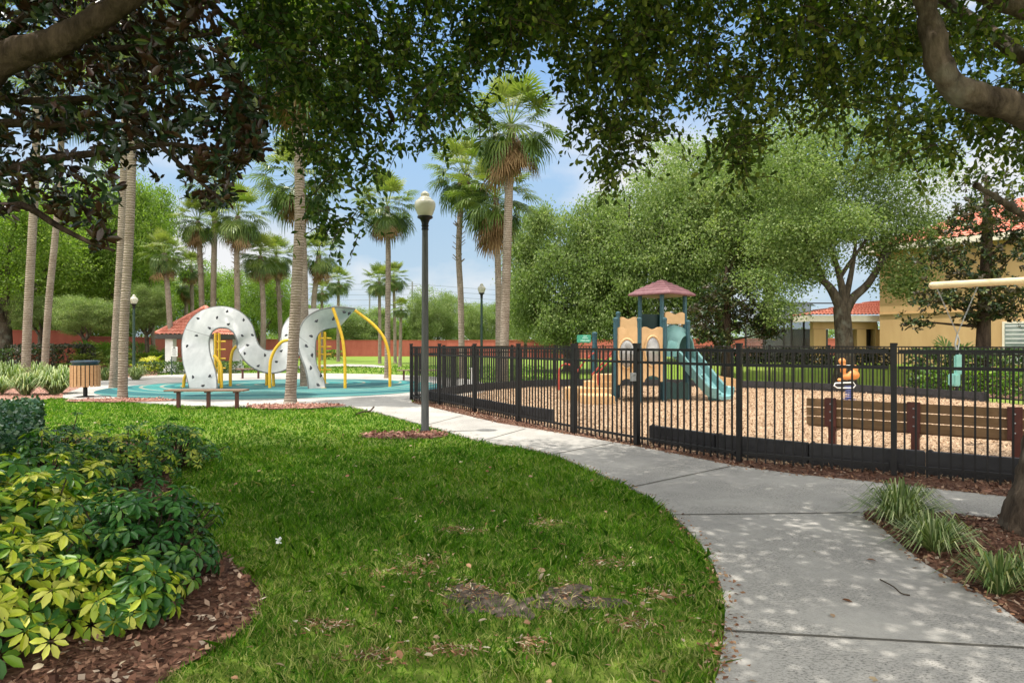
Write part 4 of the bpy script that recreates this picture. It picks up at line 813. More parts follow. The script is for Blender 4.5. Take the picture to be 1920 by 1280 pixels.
clump('largest striped grass clump at the tip of the right mulch bed', gx(1688, 985), .44, .31, 330, M_lir, .013, seed=1)
clump('striped grass clump second from the tip of the right bed', gx(1752, 1035), .38, .23, 240, M_lir, .012, seed=2)
clump('sparse striped grass clump nearest in the right bed', gx(1872, 1115), .30, .24, 150, M_lirdry, .011, seed=3)
clump('short striped grass at the right frame edge below the trunk', gx(1930, 1105), .25, .24, 110, M_lirdry, .011, seed=4)
for k, (x, y, r, h, nn, m, lab) in enumerate(((105, 739, .85, .72, 420, M_lir, 'big striped grass clump just left of the trash can'), (48, 741, .6, .6, 300, M_lirdry, 'green grass clump at the foot of the leftmost palm'), (-5, 740, .7, .5, 260, M_lir, 'striped grass clump cut by the left frame edge'),
        (20, 722, .9, .75, 260, M_lir, 'tall pale striped grass behind the leftmost clump'), (70, 716, .8, .7, 240, M_lir, 'striped grass between the two left palms'), (128, 722, .8, .65, 240, M_lir, 'striped grass behind the trash can'), (255, 713, .62, .55, 200, M_lir, 'lone grass clump right of the ringed palm by the rubber surface'),
        (196, 714, .5, .5, 160, M_lirdry, 'grass clump between trash can and ringed palm'), (-60, 728, 1.0, .8, 260, M_lir, 'grass clump beyond the left frame edge'), (160, 708, .8, .6, 160, M_lir, 'far striped grass before the saw palmettos'))):
    clump(lab, gx(x, y), r, h, nn, m, .03, seed=10+k)
def palmetto(label, c, h, n, sc, m=M_palmetto, name='saw_palmetto', cat='plant', grp='palmettos and leafy plants'):
    random.seed(int(c[0]*100)); fr = [(k*2.4, R(random.uniform(15, 80)), random.uniform(.5, 1.0), random.uniform(.4, .55), 14, 1.5, .3, .3, random.uniform(.2, .95)) for k in range(n)]
    me = palm_mesh('foliage', fr, m, .5); o = bpy.data.objects.new(name, me); C.objects.link(o); o.location = (c[0], c[1], 0.02); o.scale = (sc, sc, h); tag(o, label, cat, grp)
palmetto('saw palmetto left of the ringed palm trunks, pale arching fans', gx(170, 700), 1.5, 26, 1.7); palmetto('bright saw palmetto right behind the ringed palm trunks', gx(205, 694), 1.7, 26, 1.8)
palmetto('saw palmetto between the far left lamp and the pavilion', gx(268, 693), 1.5, 26, 1.7); palmetto('saw palmetto against the pavilion corner', gx(300, 690), 1.2, 22, 1.5)
palmetto('yellow leaved low plant below the saw palmettos', gx(283, 697), .75, 30, 1.1, M_croton, 'yellow_shrub')
palmetto('spiky leafed plant under the swing chains at the house wall', (15.6, 23.2), 1.5, 20, 1.3, M_palmetto, 'leafy_plant'); palmetto('spiky leafed plant left of the magnolia trunk by the window', (16.9, 23.6), 1.35, 18, 1.2, M_palmetto, 'leafy_plant')

# ------------------------------------------------------------------ black fence and gate
def picket_panel(a, b, off=.05, zt=1.42, zm=1.235, zb=.13, sp=.105):
    a, b = Vector((*a, 0)), Vector((*b, 0)); d = (b-a).normalized(); a = a+d*off; b = b-d*off; L = (b-a).length; mb = MB()
    for z in (zt, zm, zb): mb.bar(a+Vector((0, 0, z)), b+Vector((0, 0, z)), .028, .036)
    n = max(2, round(L/sp)); rz = math.atan2(d.y, d.x)
    for k in range(n): 
        p = a+d*(L*(k+.5)/n); mb.box((p.x, p.y, (zt+.045)/2-.02), (.020, .020, zt-.045), rz)
    return mb
def fpost(p, h=1.49, w=.06, rz=0):
    return MB().box((p[0], p[1], h/2-.03), (w, w, h+.06), rz).box((p[0], p[1], h+.010), (w+.014, w+.014, .028), rz)
rf = empty('picket_fence', (*front[0], 0), 'black metal picket fence along the path in front of the playground', 'fence')
for i, p in enumerate(front):
    d = np.array(front[min(i+1, len(front)-1)])-np.array(front[max(i-1, 0)]); fpost(p, 1.49, .075 if i in (4, 5) else .06, math.atan2(d[1], d[0])).build('post', M_black, rf)
    if i < len(front)-1 and i != 4: picket_panel(p, front[i+1]).build('panel', M_black, rf)
rg = empty('gate', (*front[4], 0), 'black picket gate with a latch between the two thicker fence posts', 'gate')
picket_panel(front[4], front[5], .075, 1.42, 1.235, .13).build('panel', M_black, rg)
lp = Vector((*front[5], 1.02)); MB().box(lp+Vector((-.06, -.03, 0)), (.07, .07, .12), .2).tube([lp+Vector((-.09, -.07, .03)), lp+Vector((-.02, -.08, .03))], .012, 8).build('latch', M_steel, rg)
def resample(P, step):
    P = [np.array(p) for p in P]; out = [P[0]]; acc = 0
    for a, b in zip(P[:-1], P[1:]):
        L = np.linalg.norm(b-a); t = step-acc
        while t < L: out.append(a+(b-a)*t/L); t += step
        acc = L-(t-step)
    return out
rb = empty('picket_fence', (*back[1], 0), 'black metal picket fence closing the far side of the playground', 'fence'); bp = resample(back, 1.9)[1:]
for i, p in enumerate(bp):
    d = (bp[i+1]-p) if i+1 < len(bp) else (p-bp[i-1]); fpost(p, 1.45, .06, math.atan2(d[1], d[0])).build('post', M_black, rb)
    if i+1 < len(bp): picket_panel(p, bp[i+1]).build('panel', M_black, rb)
picket_panel(front[0], bp[0]).build('panel', M_black, rb)
def border(label, pts, h=.26):
    q = resample(pts, 1.22); root = empty('playground_border', (*q[0], 0), label, 'edging', 'black playground borders'); k = len(q)
    for a, b in zip(q[:-1], q[1:]):
        A, B = Vector((*a, h/2)), Vector((*b, h/2)); dd = (B-A).normalized()*.002; mb = MB().bar(A+dd, B-dd, .10, h); mb.bar(A.lerp(B, .12)+Vector((0, 0, -.02)), A.lerp(B, .88)+Vector((0, 0, -.02)), .125, .06)
        mb.tube([A+dd*25+Vector((0, 0, h*.45)), A+dd*25+Vector((0, 0, h/2+.02))], .03, 8); mb.build('border_section', M_border, root, False, .012)
off = lambda P, dx, dy: [(p[0]+dx, p[1]+dy) for p in P]
border('black plastic border along the near fence left of the gate', off(front[:5], .28, .22)[:4]+[(1.25, 12.0)])
border('black plastic border along the near fence right of the gate', [(2.1, 9.9)]+off(front[6:9], .22, .2)+[(7.5, 5.6)], .28)
border('black plastic border along the far fence of the playground', [(front[0][0]+.35, front[0][1]+.2)]+off(back[1:9], .05, -.35))

# ------------------------------------------------------------------ lamp posts
def lamp(label, x, d, top_y, m, base_y=None, dark=False):
    X = (x-960)/F*d; H = CH-(top_y-HZ)/F*d; root = empty('lamp_post', (X, d, 0), label, 'street lamp', 'globe topped lamp posts'); c = (X, d, 0); s = .155
    MB().lathe(c, [(.085, -.02), (.085, .05), (.066, .08), (.062, 1.0), (.052, H-.95), (.05, H-.66)], 20).build('pole', m, root, True)
    MB().lathe(c, [(.055, H-.66), (.062, H-.645), (.055, H-.63), (.055, H-.60), (.066, H-.585), (.056, H-.57), (.062, H-.53), (.085, H-.48), (.13, H-.455), (.13, H-.43), (.10, H-.425)], 20).build('collar', M_black, root, True)
    MB().lathe(c, [(.11, H-.424), (.13, H-.39), (.165, H-.30), (.176, H-.245), (.172, H-.20), (.15, H-.165), (.12, H-.155)], 24).build('globe', M_globe, root, True)
    MB().lathe(c, [(.125, H-.154), (.12, H-.14), (.08, H-.105), (.062, H-.09), (.072, H-.08), (.074, H-.05), (.05, H-.03), (.035, H-.012), (.0, H)], 20).build('finial', M_globe, root, True)
lamp('near grey lamp post with a cream globe in its own mulch ring', 797, 11.0, 358, M_post)
lamp('distant dark lamp post standing between two tall palms', 903, 29, 531, M_darkgreen)
lamp('far left lamp post behind the ringed palm, pale globe on a dark green pole', 251, 30, 552, M_darkgreen)

# ------------------------------------------------------------------ trash can, benches, notice
def trash_can():
    b = g(160, 745); root = empty('trash_can', b, 'trash can of tan vertical slats with a blue black lid', 'trash can'); c = Vector(b)
    MB().tube([c+Vector((0, 0, 0)), c+Vector((0, 0, .36))], .055, 12).box(c+Vector((0, 0, .03)), (.3, .3, .03)).build('post', M_black, root)
    for k in range(22):
        a = 2*math.pi*k/22; MB().box(c+Vector((math.cos(a)*.355, math.sin(a)*.355, .61)), (.022, .078, .60), a).build('slat', M_slat, root, False, .004)
    MB().lathe(c, [(.32, .34), (.33, .36), (.33, .93), (.30, .95), (.30, .96)], 28).build('liner', M_dkgreen, root, True)
    MB().lathe(c, [(.33, .962), (.335, .99), (.355, 1.0), (.355, 1.03), (.30, 1.04), (.22, 1.035), (.20, .98), (.0, .975)], 28).build('lid', M_bluelid, root, True)
trash_can()
def flat_bench(label, x0, x1, d, h=.45):
    X0, X1 = (x0-960)/F*d, (x1-960)/F*d; root = empty('flat_bench', ((X0+X1)/2, d, 0), label, 'bench', 'backless plank benches'); w = X1-X0
    s = MB()
    for k in (-1, 0, 1): s.box(((X0+X1)/2, d+k*.125, h-.02), (w, .115, .04))
    s.build('seat', M_flatbench, root, False, .006)
    for t in (.14, .52, .88):
        X = X0+w*t; MB().box((X, d, (h-.045)/2), (.07, .07, h-.045)).build('leg', M_benchpost, root); MB().box((X, d, h-.055), (.05, .34, .03)).build('bracket', M_benchpost, root)
flat_bench('backless plank bench in front of the first ribbon arch', 314, 462, 15.2); flat_bench('backless bench beyond the rubber surface under the ribbon valley', 444, 522, 28.2); flat_bench('backless bench on the lawn beyond the rubber surface near the fence corner', 745, 832, 26.8)
def back_bench():
    A, B = np.array(g(1557, 845)[:2]), np.array(g(1903, 879)[:2]); d = (B-A)/np.linalg.norm(B-A); nrm = np.array((-d[1], d[0])); root = empty('park_bench', (*A, 0), 'long brown slatted bench with dark red posts behind the black fence', 'bench')
    a0, b0 = A-d*.33, B+d*.35; V3 = lambda p, z: Vector((p[0], p[1], z))
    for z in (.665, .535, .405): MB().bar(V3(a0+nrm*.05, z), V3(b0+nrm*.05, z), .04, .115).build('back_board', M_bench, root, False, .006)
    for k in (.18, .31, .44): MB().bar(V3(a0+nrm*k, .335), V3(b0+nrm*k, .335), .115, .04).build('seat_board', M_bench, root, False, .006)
    L = np.linalg.norm(B-A); rz = math.atan2(d[1], d[0])
    for t in (0, .49, 1):
        p = A+d*L*t; MB().box((p[0]-nrm[0]*-.0, p[1], .545), (.15, .03, .40), rz).build('back_plate', M_benchpost, root, False, .004); q = p+d*.03+nrm*.04
        MB().box((q[0]-nrm[0]*.0, q[1]+.03, .19), (.09, .09, .38), rz).build('post', M_benchpost, root); r2 = p+nrm*.3; MB().bar(V3(q, .295), V3(r2+nrm*.2, .295), .07, .04).build('seat_arm', M_benchpost, root)
        for z in (.66, .55, .43): MB().ball((p[0]-nrm[0]*.02, p[1]-nrm[1]*.02-.002, z), .012, 8).build('bolt', M_steel, root)
back_bench()
def notice():
    b = Vector(g(322, 704)); root = empty('notice_sign', b, 'small white notice on a thin green post before the low hedge', 'sign'); d = b.y
    MB().box(b+Vector((0, 0, .55)), (.045, .03, 1.2)).build('post', M_darkgreen, root); c = Vector(pd(327, 659, d-.04)); s = MB().box(c, (.30, .015, .46)); s.build('board', M_paper, root, False, .004)
    t = MB()
    for k in range(9): t.box(c+Vector((random.uniform(-.01, .01), -.0085, .19-.045*k)), (.10 if k == 0 else random.uniform(.15, .24), .003, .016 if k else .05))
    t.build('lettering', M_post, root)
notice()
# faint dark board and white post seen through the fence
def dark_board():
    d = 27.0; b = Vector(((785-960)/F*d, d, 0)); root = empty('dark_board', b, 'dark board on two thin posts seen through the fence corner', 'sign')
    for s in (-1, 1): MB().box(b+Vector((s*.13, 0, .6)), (.04, .04, 1.2)).build('post', M_black, root); MB().box(b+Vector((s*.085, -.03, .69)), (.15, .03, .86)).build('board', M_dark, root)
dark_board()
w0 = Vector(g(884, 735)); rw = empty('white_post', w0, 'short white post behind the fence near the rubber surface', 'post'); MB().box(w0+Vector((0, 0, .36)), (.09, .09, .72)).build('shaft', M_white, rw); MB().box(w0+Vector((0, 0, .74)), (.12, .12, .04)).build('cap', M_white, rw)

# ------------------------------------------------------------------ climbing ribbon
def ribbon():
    base = Vector(((470-960)/F*22.3, 22.3, 0)); root = empty('climbing_ribbon', base, 'white wavy climbing ribbon dotted with dark holds on yellow poles', 'climbing frame')
    A_out = [(356, 728, 21.9), (351, 706, 21.95), (345, 684, 22.1), (342, 662, 22.3), (342, 640, 22.4), (348, 617, 22.5), (361, 596, 22.5), (383, 581, 22.5), (411, 575, 22.5), (438, 579, 22.5), (459, 592, 22.5), (473, 611, 22.5), (479, 632, 22.5), (485, 647, 22.5), (496, 656, 22.5), (510, 657, 22.6), (522, 649, 22.7), (528, 632, 22.8), (531, 614, 22.9), (541, 597, 23.0), (556, 586, 23.1), (575, 580, 23.2), (598, 579, 23.3)]
    A_in = [(407, 728, 21.7), (406, 708, 21.8), (401, 686, 22.0), (394, 664, 22.25), (392, 645, 22.4), (394, 630, 22.5), (400, 620, 22.5), (409, 615, 22.5), (419, 614, 22.5), (430, 617, 22.5), (439, 625, 22.5), (444, 637, 22.5), (445, 649, 22.5), (451, 664, 22.5), (464, 681, 22.5), (482, 693, 22.6), (506, 699, 22.7), (531, 695, 22.8), (551, 680, 22.9), (563, 660, 23.0), (570, 643, 23.1), (580, 628, 23.2), (598, 620, 23.3)]
    B_out = [(579, 731, 21.6), (576, 706, 21.6), (571, 686, 21.65), (564, 668, 21.7), (560, 650, 21.75), (560, 630, 21.8), (565, 610, 21.85), (577, 594, 21.9), (597, 582, 21.95), (622, 576, 22.0), (645, 576, 22.1), (666, 579, 22.3)]
    B_in = [(609, 727, 22.0), (607, 714, 22.1), (601, 702, 22.1), (595, 690, 22.1), (591, 672, 22.1), (590, 652, 22.1), (592, 636, 22.2), (598, 624, 22.3), (609, 617, 22.5), (622, 614, 22.7), (634, 612, 23.0), (641, 607, 23.4)]
    A_out = [(x, y, d+(.34 if y < 645 else .15 if i > 12 else 0)) for i, (x, y, d) in enumerate(A_out)]; A_in = [(x, y, d-(.12 if y < 642 else .2 if i > 12 else 0)) for i, (x, y, d) in enumerate(A_in)]
    def strip(o_, i_, name, n=5, th=.05):
        O = catmull3([pd(*p) for p in o_], n); I = catmull3([pd(*p) for p in i_], n); k = len(O); mb = MB(); vs = []; fs = []; cols = 7
        for a, b in zip(O, I):
            for c in range(cols): vs.append(a+(b-a)*c/(cols-1)+np.array((0, -.03*math.sin(math.pi*c/(cols-1)), 0)))
        for i in range(k-1):
            for c in range(cols-1): fs.append((i*cols+c, i*cols+c+1, (i+1)*cols+c+1, (i+1)*cols+c))
        mb.add(vs, fs); pan = mb.build(name, M_ribbon, root, True); md = pan.modifiers.new('t', 'SOLIDIFY'); md.thickness = th; md.offset = 0; es = pan.modifiers.new('e', 'EDGE_SPLIT'); es.split_angle = R(35)
        for E in (O, I): MB().tube([p for p in E], .030, 8).build('rim', M_rim, pan, True)
        for q in ([(6*n-n, 0)]+([(17*n//2+n*4, 0)] if name == 'panel' and k > 60 else [])):
            a, b = O[q[0]], I[q[0]]; MB().tube([a+np.array((0, -.03, 0)), (a+b)/2+np.array((0, -.058, 0)), b+np.array((0, -.03, 0))], .008, 6).build('seam', M_rim, pan)
        return O, I
    strip(A_out, A_in, 'panel'); strip(B_out, B_in, 'panel')
    hm = None
    for x, y in ((371, 597), (407, 595), (426, 584), (457, 600), (428, 608), (393, 615), (369, 629), (454, 629), (473, 628), (351, 648), (381, 661), (352, 677), (391, 677), (372, 684), (357, 695), (362, 707), (393, 705), (380, 723), (464, 647), (459, 663), (484, 686), (497, 666), (518, 678), (527, 658), (537, 628)):
        p = Vector(pd(x, y, 22.32 if y < 700 else 21.75))-base
        if hm is None:
            s = MB(); s.ball((0, 0, 0), (.052, .045, .045), 10).ball((-.028, -.01, -.035), (.028, .03, .045), 8).ball((.034, -.01, .02), (.024, .025, .025), 8); h0 = s.build('climbing_hold', M_hold, None, True); hm = h0.data; bpy.data.objects.remove(h0)
        o = bpy.data.objects.new('climbing_hold', hm); C.objects.link(o); o.parent = root; o.location = p; o.scale = (.85,)*3; o.rotation_euler = (0, random.uniform(0, 6), 0)
    for x, y, d in ((593, 602, 21.78), (625, 598, 22.0), (645, 585, 22.05), (655, 587, 22.2), (584, 630, 21.75), (574, 648, 21.72), (585, 665, 21.75), (583, 690, 21.65), (602, 704, 21.85), (596, 721, 21.65), (565, 592, 22.95)):
        o = bpy.data.objects.new('climbing_hold', hm); C.objects.link(o); o.parent = root; o.location = Vector(pd(x, y, d))-base; o.rotation_euler = (0, random.uniform(0, 6), 0)
    for pts, d in (([(401, 666), (409, 675), (414, 686), (415, 700), (415, 728)], 21.9), ([(446, 647), (437, 656), (433, 672), (432, 690), (432, 722)], 22.9), ([(545, 637), (530, 640), (518, 652), (509, 670), (506, 690), (506, 727)], 22.0), ([(512, 690), (513, 724)], 22.9), ([(500, 690), (500, 720)], 23.4), ([(566, 668), (567, 716)], 24), ([(624, 577), (632, 600), (642, 634), (646, 668), (647, 700), (647, 728.5)], 21.8), ([(663, 580), (697, 606), (718, 630), (728, 658), (731, 690), (731, 717)], 22.6), ([(351, 700), (346, 708), (344, 728)], 22.2)):
        q = [pd(x, y, d) for x, y in pts]; q[-1] = (q[-1][0], q[-1][1], 0.03); MB().tube(catmull3(q, 5) if len(q) > 2 else q, .052, 12).build('yellow_pole', M_yellow, root, True)
    for x0, x1, d, ys, y0 in ((599, 609, 24.5, (634, 650, 664, 693), 622), (404, 411, 24.5, (640, 655, 672, 690), 624)):
        l = MB()
        for x in (x0, x1): p = pd(x, y0, d); l.tube([p, (p[0], p[1], .03)], .05, 10)
        l.build('ladder_rail', M_yellow, root, True); l = MB()
        for y in ys: l.tube([pd(x0-1, y, d), pd(x1+12, y, d)], .028, 8)
        l.build('ladder_rung', M_yellow, root, True)
    # plate at the foot of the curled leg
    MB().bar(pd(580, 731, 21.55), pd(611, 728, 21.95), .1, .05).build('foot_plate', M_yellow, root)
ribbon()

# ------------------------------------------------------------------ play tower
def tower():
    d0 = 17.0; base = Vector(((1215-960)/F*17.5, 17.5, 0)); root = empty('play_tower', base, 'play tower with maroon roof, tan panels and a teal slide', 'playground equipment'); PP = lambda x, y, d=d0: Vector(pd(x, y, d))
    def post(x, d, ytop, r=.058):
        p = PP(x, ytop, d); MB().tube([(p.x, p.y, 0), p], r, 14).lathe((p.x, p.y, p.z-.03), [(r+.008, -.03), (r+.008, .03), (r*.6, .055), (0, .06)], 14).build('post', M_teal, root, True); return p
    fr = [(1154, 16.9), (1199, 16.7), (1246, 16.9)]; tw = {'l': (1200, 18.0), 'f': (1241, 17.45), 'r': (1284, 18.0), 'b': (1241, 18.6)}
    for x, d in fr: post(x, d, 597)
    post(1159, 18.2, 586); post(1290, 17.4, 602)
    for k in ('l', 'f', 'r', 'b'): post(*tw[k], 552)
    # roof
    c = Vector(((1241-960)/F*18, 18, 0)); zt = pd(0, 525, 18)[2]; ze = pd(0, 553, 18)[2]; prof = []; H = zt-ze; Rr = px(64, 18)
    for k in range(6):
        t = k/6; r = Rr*(1-t)**1.0; z = ze+H*(t**.85); prof += [(r, z), (r*.97, z+.04)]
    prof = [(Rr*.9, ze-.03), (Rr*.99, ze-.035), (Rr*1.0, ze-.01)]+prof+[(0.03, zt), (0, zt+.005)]
    MB().lathe((c.x, c.y, 0), prof, 4, -math.pi/2).build('roof', M_maroon, root, False, .012)
    # scalloped panels
    def panel(xa, da, xb, db, yt, yb, m=M_tan, arch=True, window=None, nm='panel', hump=True):
        a, b = PP(xa, yb, da), PP(xb, yb, db); ax = (b-a); ax.z = 0; L = ax.length; zt_ = PP(xa, yt, (da+db)/2).z; zb_ = a.z; h = zt_-zb_; pl = []
        for i in range(9):
            t = i/8; pl.append((L*t, h+(.035*math.sin(t*math.pi*3.0) if hump else 0)))
        pl = pl[::-1]+[(0, 0), (L*.1, 0)]
        if arch: pl += [(L*(.5-.36*math.cos(a_)), .16*math.sin(a_)) for a_ in np.linspace(0, math.pi, 9)]
        pl += [(L*.9, 0), (L, 0)]; o = Vector((a.x, a.y, zb_)); q = MB().prism(pl, o, ax, (0, 0, 1), .045).build(nm, m, root, False, .006)
        mid = o+ax*.5; nrm = Vector((ax.y, -ax.x, 0)).normalized()
        if window:
            wz, ww, wh = window; cc = mid+Vector((0, 0, wz*h)); M = Matrix((ax.normalized(), -nrm, Vector((0, 0, 1)))).transposed()
            MB().ball(cc+nrm*.015, (ww, .10, wh), 20, M).build('bubble_window', M_bubble, q, True); ring = [cc+nrm*.03+ax.normalized()*ww*1.05*math.cos(t)+Vector((0, 0, wh*1.05*math.sin(t))) for t in np.linspace(0, 2*math.pi, 33)]; MB().tube(ring, .03, 8).build('window_ring', M_tan, q, True)
        return q
    panel(1157, 16.9, 1196, 16.7, 615, 721, window=(.55, .21, .36)); panel(1202, 16.7, 1243, 16.9, 615, 716, window=(.57, .215, .37))
    panel(1160, 18.2, 1196, 18.0, 596, 626, arch=False); panel(1203, 18.4, 1239, 18.7, 589, 620, M_dkgreen, False, hump=False); panel(1246, 17.5, 1283, 17.9, 587, 607, arch=False)
    panel(1238, 18.7, 1284, 18.1, 612, 660, M_tan, False)
    # decks
    for pts, z in (([PP(1154, 0, 16.9), PP(1199, 0, 16.7), PP(1246, 0, 16.9), PP(1241, 0, 18.6), PP(1160, 0, 18.2)], .62), ([PP(*(tw[k][0], 0, tw[k][1])) for k in ('l', 'f', 'r', 'b')], 1.2)):
        MB().prism([(p.x, p.y) for p in pts], (0, 0, z), (1, 0, 0), (0, 1, 0), .06).build('deck', M_dkgreen, root)
    # hood of the slide, an arch that opens to the front right
    sd = Vector((.56, -.83, 0)).normalized(); sl = Vector((-sd.y, sd.x, 0)); hb = PP(1264, 668, 17.75)
    def arch(t, w, h, z0=0): return [hb+sd*t+sl*(w*math.cos(a)*(1 if abs(math.cos(a)) < .8 else 1))+Vector((0, 0, z0+h*max(0, math.sin(a))**.8)) for a in np.linspace(0, math.pi, 17)]
    secs = [arch(-.32, .40, .80), arch(-.05, .42, .88), arch(.22, .41, .80), arch(.40, .36, .64), arch(.43, .30, .56), arch(.38, .28, .53), arch(-.30, .33, .72)]; mb = MB(); vs = [p for s in secs for p in s]; n = 17
    mb.add(vs, [(i*n+j, i*n+j+1, (i+1)*n+j+1, (i+1)*n+j) for i in range(len(secs)-1) for j in range(n-1)]); mb.build('slide_hood', M_tealpl, root, True)
    # slide chute
    top = hb+sd*.25+Vector((0, 0, .02)); endp = Vector(g(1344, 752)); endp.z = .22; ctr = [top, top.lerp(endp, .12)+Vector((0, 0, .06)), top.lerp(endp, .45), top.lerp(endp, .8)+Vector((0, 0, -.05)), endp+Vector((0, 0, -.03)), endp+sd*.28+Vector((0, 0, -.06))]
    ctr = catmull3(ctr, 5); pr = [(-.36, .20), (-.33, .23), (-.29, .20), (-.26, .02), (-.13, -.02), (.13, -.02), (.26, .02), (.29, .20), (.33, .23), (.36, .20), (.31, -.06), (.14, -.10), (-.14, -.10), (-.31, -.06)]; vs = []; k = len(pr)
    for i, p in enumerate(ctr):
        t = Vector(ctr[min(i+1, len(ctr)-1)])-Vector(ctr[max(i-1, 0)]); up = sl.cross(t).normalized(); up = up if up.z > 0 else -up
        vs += [Vector(p)+sl*a+up*b for a, b in pr]
    mb = MB(); mb.add(vs, [(i*k+j, i*k+(j+1) % k, (i+1)*k+(j+1) % k, (i+1)*k+j) for i in range(len(ctr)-1) for j in range(k)]+[tuple(range(k)), tuple(range((len(ctr)-1)*k, len(ctr)*k))]); sl_o = mb.build('slide', M_slide, root, True)
    for i, sgn in zip(range(3, len(ctr)-5, 2), (1, -1)*8): MB().ball(Vector(ctr[i])+sl*.12*sgn, (.075, .075, .045), 10).build('grip_bump', M_tealpl, sl_o, True)
    e = Vector(endp); MB().box(e+Vector((.02, .05, -.13)), (.4, .3, .14), math.atan2(sd.y, sd.x)).build('slide_foot', M_tealpl, root, False, .03)
    # lower panel between tower legs, tan second slide end behind
    MB().prism([(0, 0), (.75, 0), (.75, .42), (.5, .46), (.375, .40), (.25, .46), (0, .42)], PP(1243, 748, 17.3), (1, .1, 0), (0, 0, 1), .05).build('low_panel', M_dkgreen, root, False, .006)
    ts = catmull3([PP(1290, 672, 19.0), PP(1325, 698, 19.6), PP(1352, 714, 20.2), PP(1378, 718, 20.6), PP(1384, 722, 20.7)], 5); mb = MB(); vs = []
    for p in ts: vs += [Vector(p)+Vector((a*.25, a, b)) for a, b in ((-.3, .14), (-.27, .14), (-.25, 0), (.25, 0), (.27, .14), (.3, .14), (.3, -.12), (-.3, -.12))]
    mb.add(vs, [(i*8+j, i*8+(j+1) % 8, (i+1)*8+(j+1) % 8, (i+1)*8+j) for i in range(len(ts)-1) for j in range(8)]+[tuple(range(8)), tuple(range((len(ts)-1)*8, len(ts)*8))]); mb.build('rear_slide', M_tan, root, True)
    # steps of stacked tan blocks
    for (x0, x1, yb, yt, d, dep) in ((1088, 1147, 757, 739, 16.6, 1.1), (1060, 1150, 741, 726, 17.5, 1.0), (1095, 1151, 733, 714, 17.9, .9), (1112, 1152, 720, 701, 18.0, .8)):
        X0, X1 = (x0-960)/F*d, (x1-960)/F*d; zt_ = CH-(yt-HZ)/F*d; ch = .22; pl = [(X0+ch, d-dep/2), (X1, d-dep/2), (X1, d+dep/2), (X0+ch, d+dep/2), (X0, d+dep/2-ch), (X0, d-dep/2+ch)]
        MB().prism(pl, (0, 0, zt_/2), (1, 0, 0), (0, 1, 0), zt_).build('step', M_tan, root, False, .02)
    hp = post(1115, 18.3, 624, .07)
    pc = PP(1095, 635, 18.3); gp = MB().box(pc, (.40, .04, .22)).build('hanging_panel', M_greenpanel, root, False, .015); st = MB()
    for k, (w_, o_) in enumerate(((.10, .07), (.16, .02), (.26, -.05))): st.box(pc+Vector((.03, -.0235, o_)), (w_, .004, .03))
    st.build('pale_stripes', plain('pale_green_stripe', (.30, .62, .50), (.4, .7, .6)), gp)
    for pts, d in (([(1048, 731), (1048, 700), (1051, 688), (1060, 682), (1072, 685)], 17.2), ([(1072, 712), (1090, 685), (1105, 668), (1114, 661)], 17.6), ([(1108, 705), (1130, 680), (1146, 662), (1150, 655)], 17.4), ([(1122, 722), (1122, 700), (1140, 680), (1150, 672)], 17.1)):
        MB().tube(catmull3([PP(x, y, d) for x, y in pts], 4), .022, 8).build('handrail', M_redrail, root, True)
tower()
# ------------------------------------------------------------------ spring rider, swing
def rider():
    b = Vector(g(1592, 750)); root = empty('spring_rider', b, 'orange spring rider with white foot loop seen between the pickets', 'playground equipment'); d = b.y; P = lambda x, y, o=0: Vector(pd(x, y, d+o))
    body = MB(); body.ball(P(1600, 703), (.17, .11, .13), 14).ball(P(1604, 692), (.07, .07, .12), 12).ball(P(1587, 706), (.15, .09, .09), 12).ball(P(1581, 690), (.08, .075, .20), 12).ball(P(1579, 677), (.10, .08, .09), 12).ball(P(1574, 712), (.06, .05, .05), 10); bo = body.build('body', M_orange, root, True)
    md = bo.modifiers.new('r', 'REMESH'); md.mode = 'VOXEL'; md.voxel_size = .02; md.use_smooth_shade = True
    MB().tube([P(1569, 685), P(1594, 685)], .014, 8).build('handlebar', M_white, root, True)
    for o in (-.16, .16): MB().tube([P(1566, 718, o), P(1600, 717, o), P(1604, 722, o), P(1600, 727, o), P(1570, 727, o), P(1564, 723, o), P(1566, 718, o)], .016, 8).build('foot_loop', M_white, root, True)
    sp = [Vector((b.x+.09*math.cos(t), b.y+.09*math.sin(t), .04+.30*t/(2*math.pi*5))) for t in np.linspace(0, 2*math.pi*5, 70)]; MB().tube(sp, .016, 7).build('spring', M_blue, root, True); MB().box(b+Vector((0, 0, .36)), (.16, .16, .05)).box(b+Vector((0, 0, .02)), (.26, .26, .03)).build('plate', M_blue, root)
rider()
